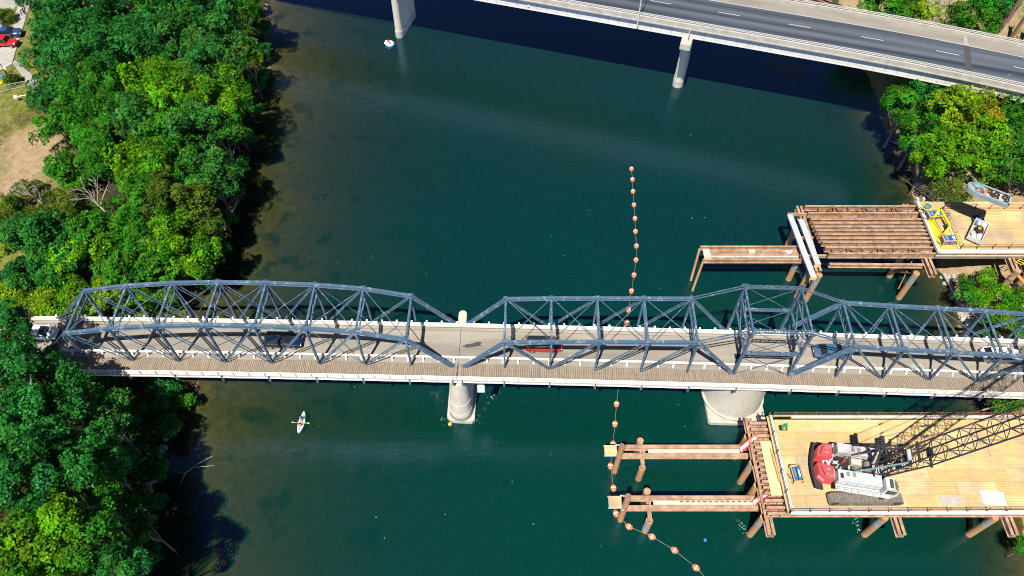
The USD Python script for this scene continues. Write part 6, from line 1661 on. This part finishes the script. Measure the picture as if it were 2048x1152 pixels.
RB = [
 (1886, 366, 36, 4.2, 'leaf_olive', 'sparse olive bush with grey twigs at the right shore', 7), (1916, 392, 26, 4, 'leaf_olive', 'low olive bush at the trestle corner', 2), (1868, 384, 22, 3, 'leaf_grey', 'thin grey bush at the waterline, right shore', 6),
 (1968, 552, 19, 5, 'leaf_bright', 'small bright bush on the right bank under the upper trestle', 0), (1940, 586, 24, 5, 'leaf_green', 'round green bush beside the shore stones', 0), (1984, 590, 28, 5.2, 'leaf_bright', 'larger bright bush right of the round one', 0),
 (2030, 616, 28, 5.4, 'leaf_green', 'green bush at the right edge above the bridge', 0), (2004, 640, 30, 5.4, 'leaf_bright', 'bright bush seen through the right truss', 0), (2046, 650, 26, 5.4, 'leaf_deep', 'deep green bush at the right edge behind the truss', 0), (1978, 655, 20, 5.0, 'leaf_green', 'low green bush right behind the far guard rail', 0),
 (1926, 560, 9, 4, 'leaf_olive', 'tuft of dry scrub among the stones', 0), (2036, 586, 12, 4.8, 'leaf_olive', 'low dry scrub on the sandy bank', 0),
 (2012, 812, 22, 4.6, 'leaf_green', 'green bush below the right end of the railing', 0), (1988, 806, 14, 3.4, 'leaf_grey', 'grey scrub beside the dark bank pier', 3), (2052, 1092, 16, 4, 'leaf_green', 'green shrub at the right edge below the crane trestle', 0), (2030, 800, 16, 4.8, 'leaf_bright', 'bright shrub under the crane boom', 0),
]
for px, py, r, z, m, lab, bare in RB:
    tree('leafy_bush', lab, px, py, r, z, m, cat='bush', hz=.72, leaf=.25, dens=.6 if bare else 1.3, bare=bare)
bare_tree('dead_tree', 'bleached dead tree leaning at the lower edge of the lawn', 112, 436, 7.5, 3, 1, lean=(-.35, .2))
bare_tree('dead_tree', 'grey dead limbs above the olive bush left of centre wood', 84, 400, 5.5, 3, 2, lean=(-.1, .4))
bare_tree('dead_tree', 'bleached fallen limbs above the shaded hollow', 226, 440, 9, 3, 3, z=8, lean=(-.7, .5))
bare_tree('dead_tree', 'thin bleached branches on the slope above the left truss', 272, 520, 6, 3, 4, z=7, lean=(.5, .1))
bare_tree('dead_tree', 'bare pale thicket in the gap of the upper wood', 284, 60, 9, 3, 5, z=10, lean=(.1, .1))
bare_tree('dead_tree', 'fine grey bare twigs in the right wood', 1918, 318, 7, 3, 6, z=6, lean=(.1, .2))
for k, (px, py) in enumerate(((1868, 36), (1892, 44))):
    bare_tree('bare_thicket', ('grey bare thicket beyond the highway, left clump', 'grey bare thicket beyond the highway, right clump')[k], px, py, 6.5, 3, 8 + k, z=4.2, cat='bush')
bt_ = thing('fallen_trunk', 'brown bare trunk lying across the shaded hollow of the left wood', 'trunk', survey(250, 505, 8.6))
obj('trunk', MB().tube((0, 0, 0), (-2.0, 1.6, 1.3), .17, .12, n=8).tube((-2.0, 1.6, 1.3), (-3.4, 1.9, 1.8), .11, .05, n=7), 'wood_pale', bt_); obj('snag', MB().tube((-1.2, .95, .8), (-1.5, 1.9, 1.6), .06, .02, n=6), 'wood_pale', bt_)


# ground cover: ivy, ferns and brambles that nobody could count, one mass on each bank
def cover(name, label, xr, yr, n, m, seed, keep, size=.22, up=.45, per=14):
    rng = np.random.default_rng(seed); x, y = rng.uniform(*xr, n), rng.uniform(*yr, n); z = ground_z(x, y)
    w = meshkit.fbm(np.stack([x * .22, y * .22, x * 0], -1), 3, seed)
    ok = keep(x, y, z) & (w > .36 + rng.uniform(0, .2, n)); x, y, z = x[ok], y[ok], z[ok]; k = len(x)
    s = np.repeat(np.arange(k), per); h = rng.uniform(.15, 1.0, k) * up * 2
    pos = np.stack([x[s], y[s], z[s]], -1) + rng.normal(0, .33, (k * per, 3)) * [1, 1, .4]; pos[:, 2] = np.maximum(pos[:, 2], z[s] + .03) + h[s] * rng.uniform(.2, 1, k * per)
    nn = rng.normal(0, .5, (k * per, 3)) + [0, 0, 1]; nn /= np.linalg.norm(nn, axis=1, keepdims=True)
    tint = np.clip(np.repeat(rng.normal(.45, .22, k), per) + rng.normal(0, .12, k * per), 0, 1)
    v, f = leaf_cards(rng, pos, nn, size)
    obj(name, (v, f), m, label=label, kind='stuff', tint=np.repeat(tint, 4))


cl_ = lambda x, y: np.interp(y, LS[:, 0], LS[:, 1]) - x
off_deck = lambda x, y: np.abs(-SR * (x - B0[0]) + CR * (y - B0[1]) - 2.4) > 5.2
cover('undergrowth', 'mixed green undergrowth under the left wood', (-92, -45), (14, 146), 12500, 'leaf_green', 41, lambda x, y, z: (z > .6) & (cl_(x, y) < 24.5) & (off_deck(x, y) | (z < 8)), .30)
cover('bank_shrubbery', 'yellow green brambles around the left end of the bridge', (-76, -47), (52, 74), 2400, 'leaf_lime', 42, lambda x, y, z: (z > 1.0) & (z < 9) & off_deck(x, y), .28, .6)
cover('right_undergrowth', 'green undergrowth on the right bank', (68, 112), (78, 150), 3600, 'leaf_bright', 43, lambda x, y, z: z > 1.2, .28)
cover('scrub', 'dry scrub on the right bank below the upper trestle', (68, 96), (24, 68), 1300, 'leaf_olive', 44, lambda x, y, z: (z > 1.5) & off_deck(x, y), .20, .25)
cover('lawn_grass', 'short grass of the lawn', (-100, -68), (74, 106), 9000, 'grass_blade', 45, lambda x, y, z: (cl_(x, y) > 21) & (np.hypot((x + 79) / 6.0, (y - 88) / 9) > 1) & ((y < 99.5) | (x > -86 + (y - 99))), .16, .04, 8)
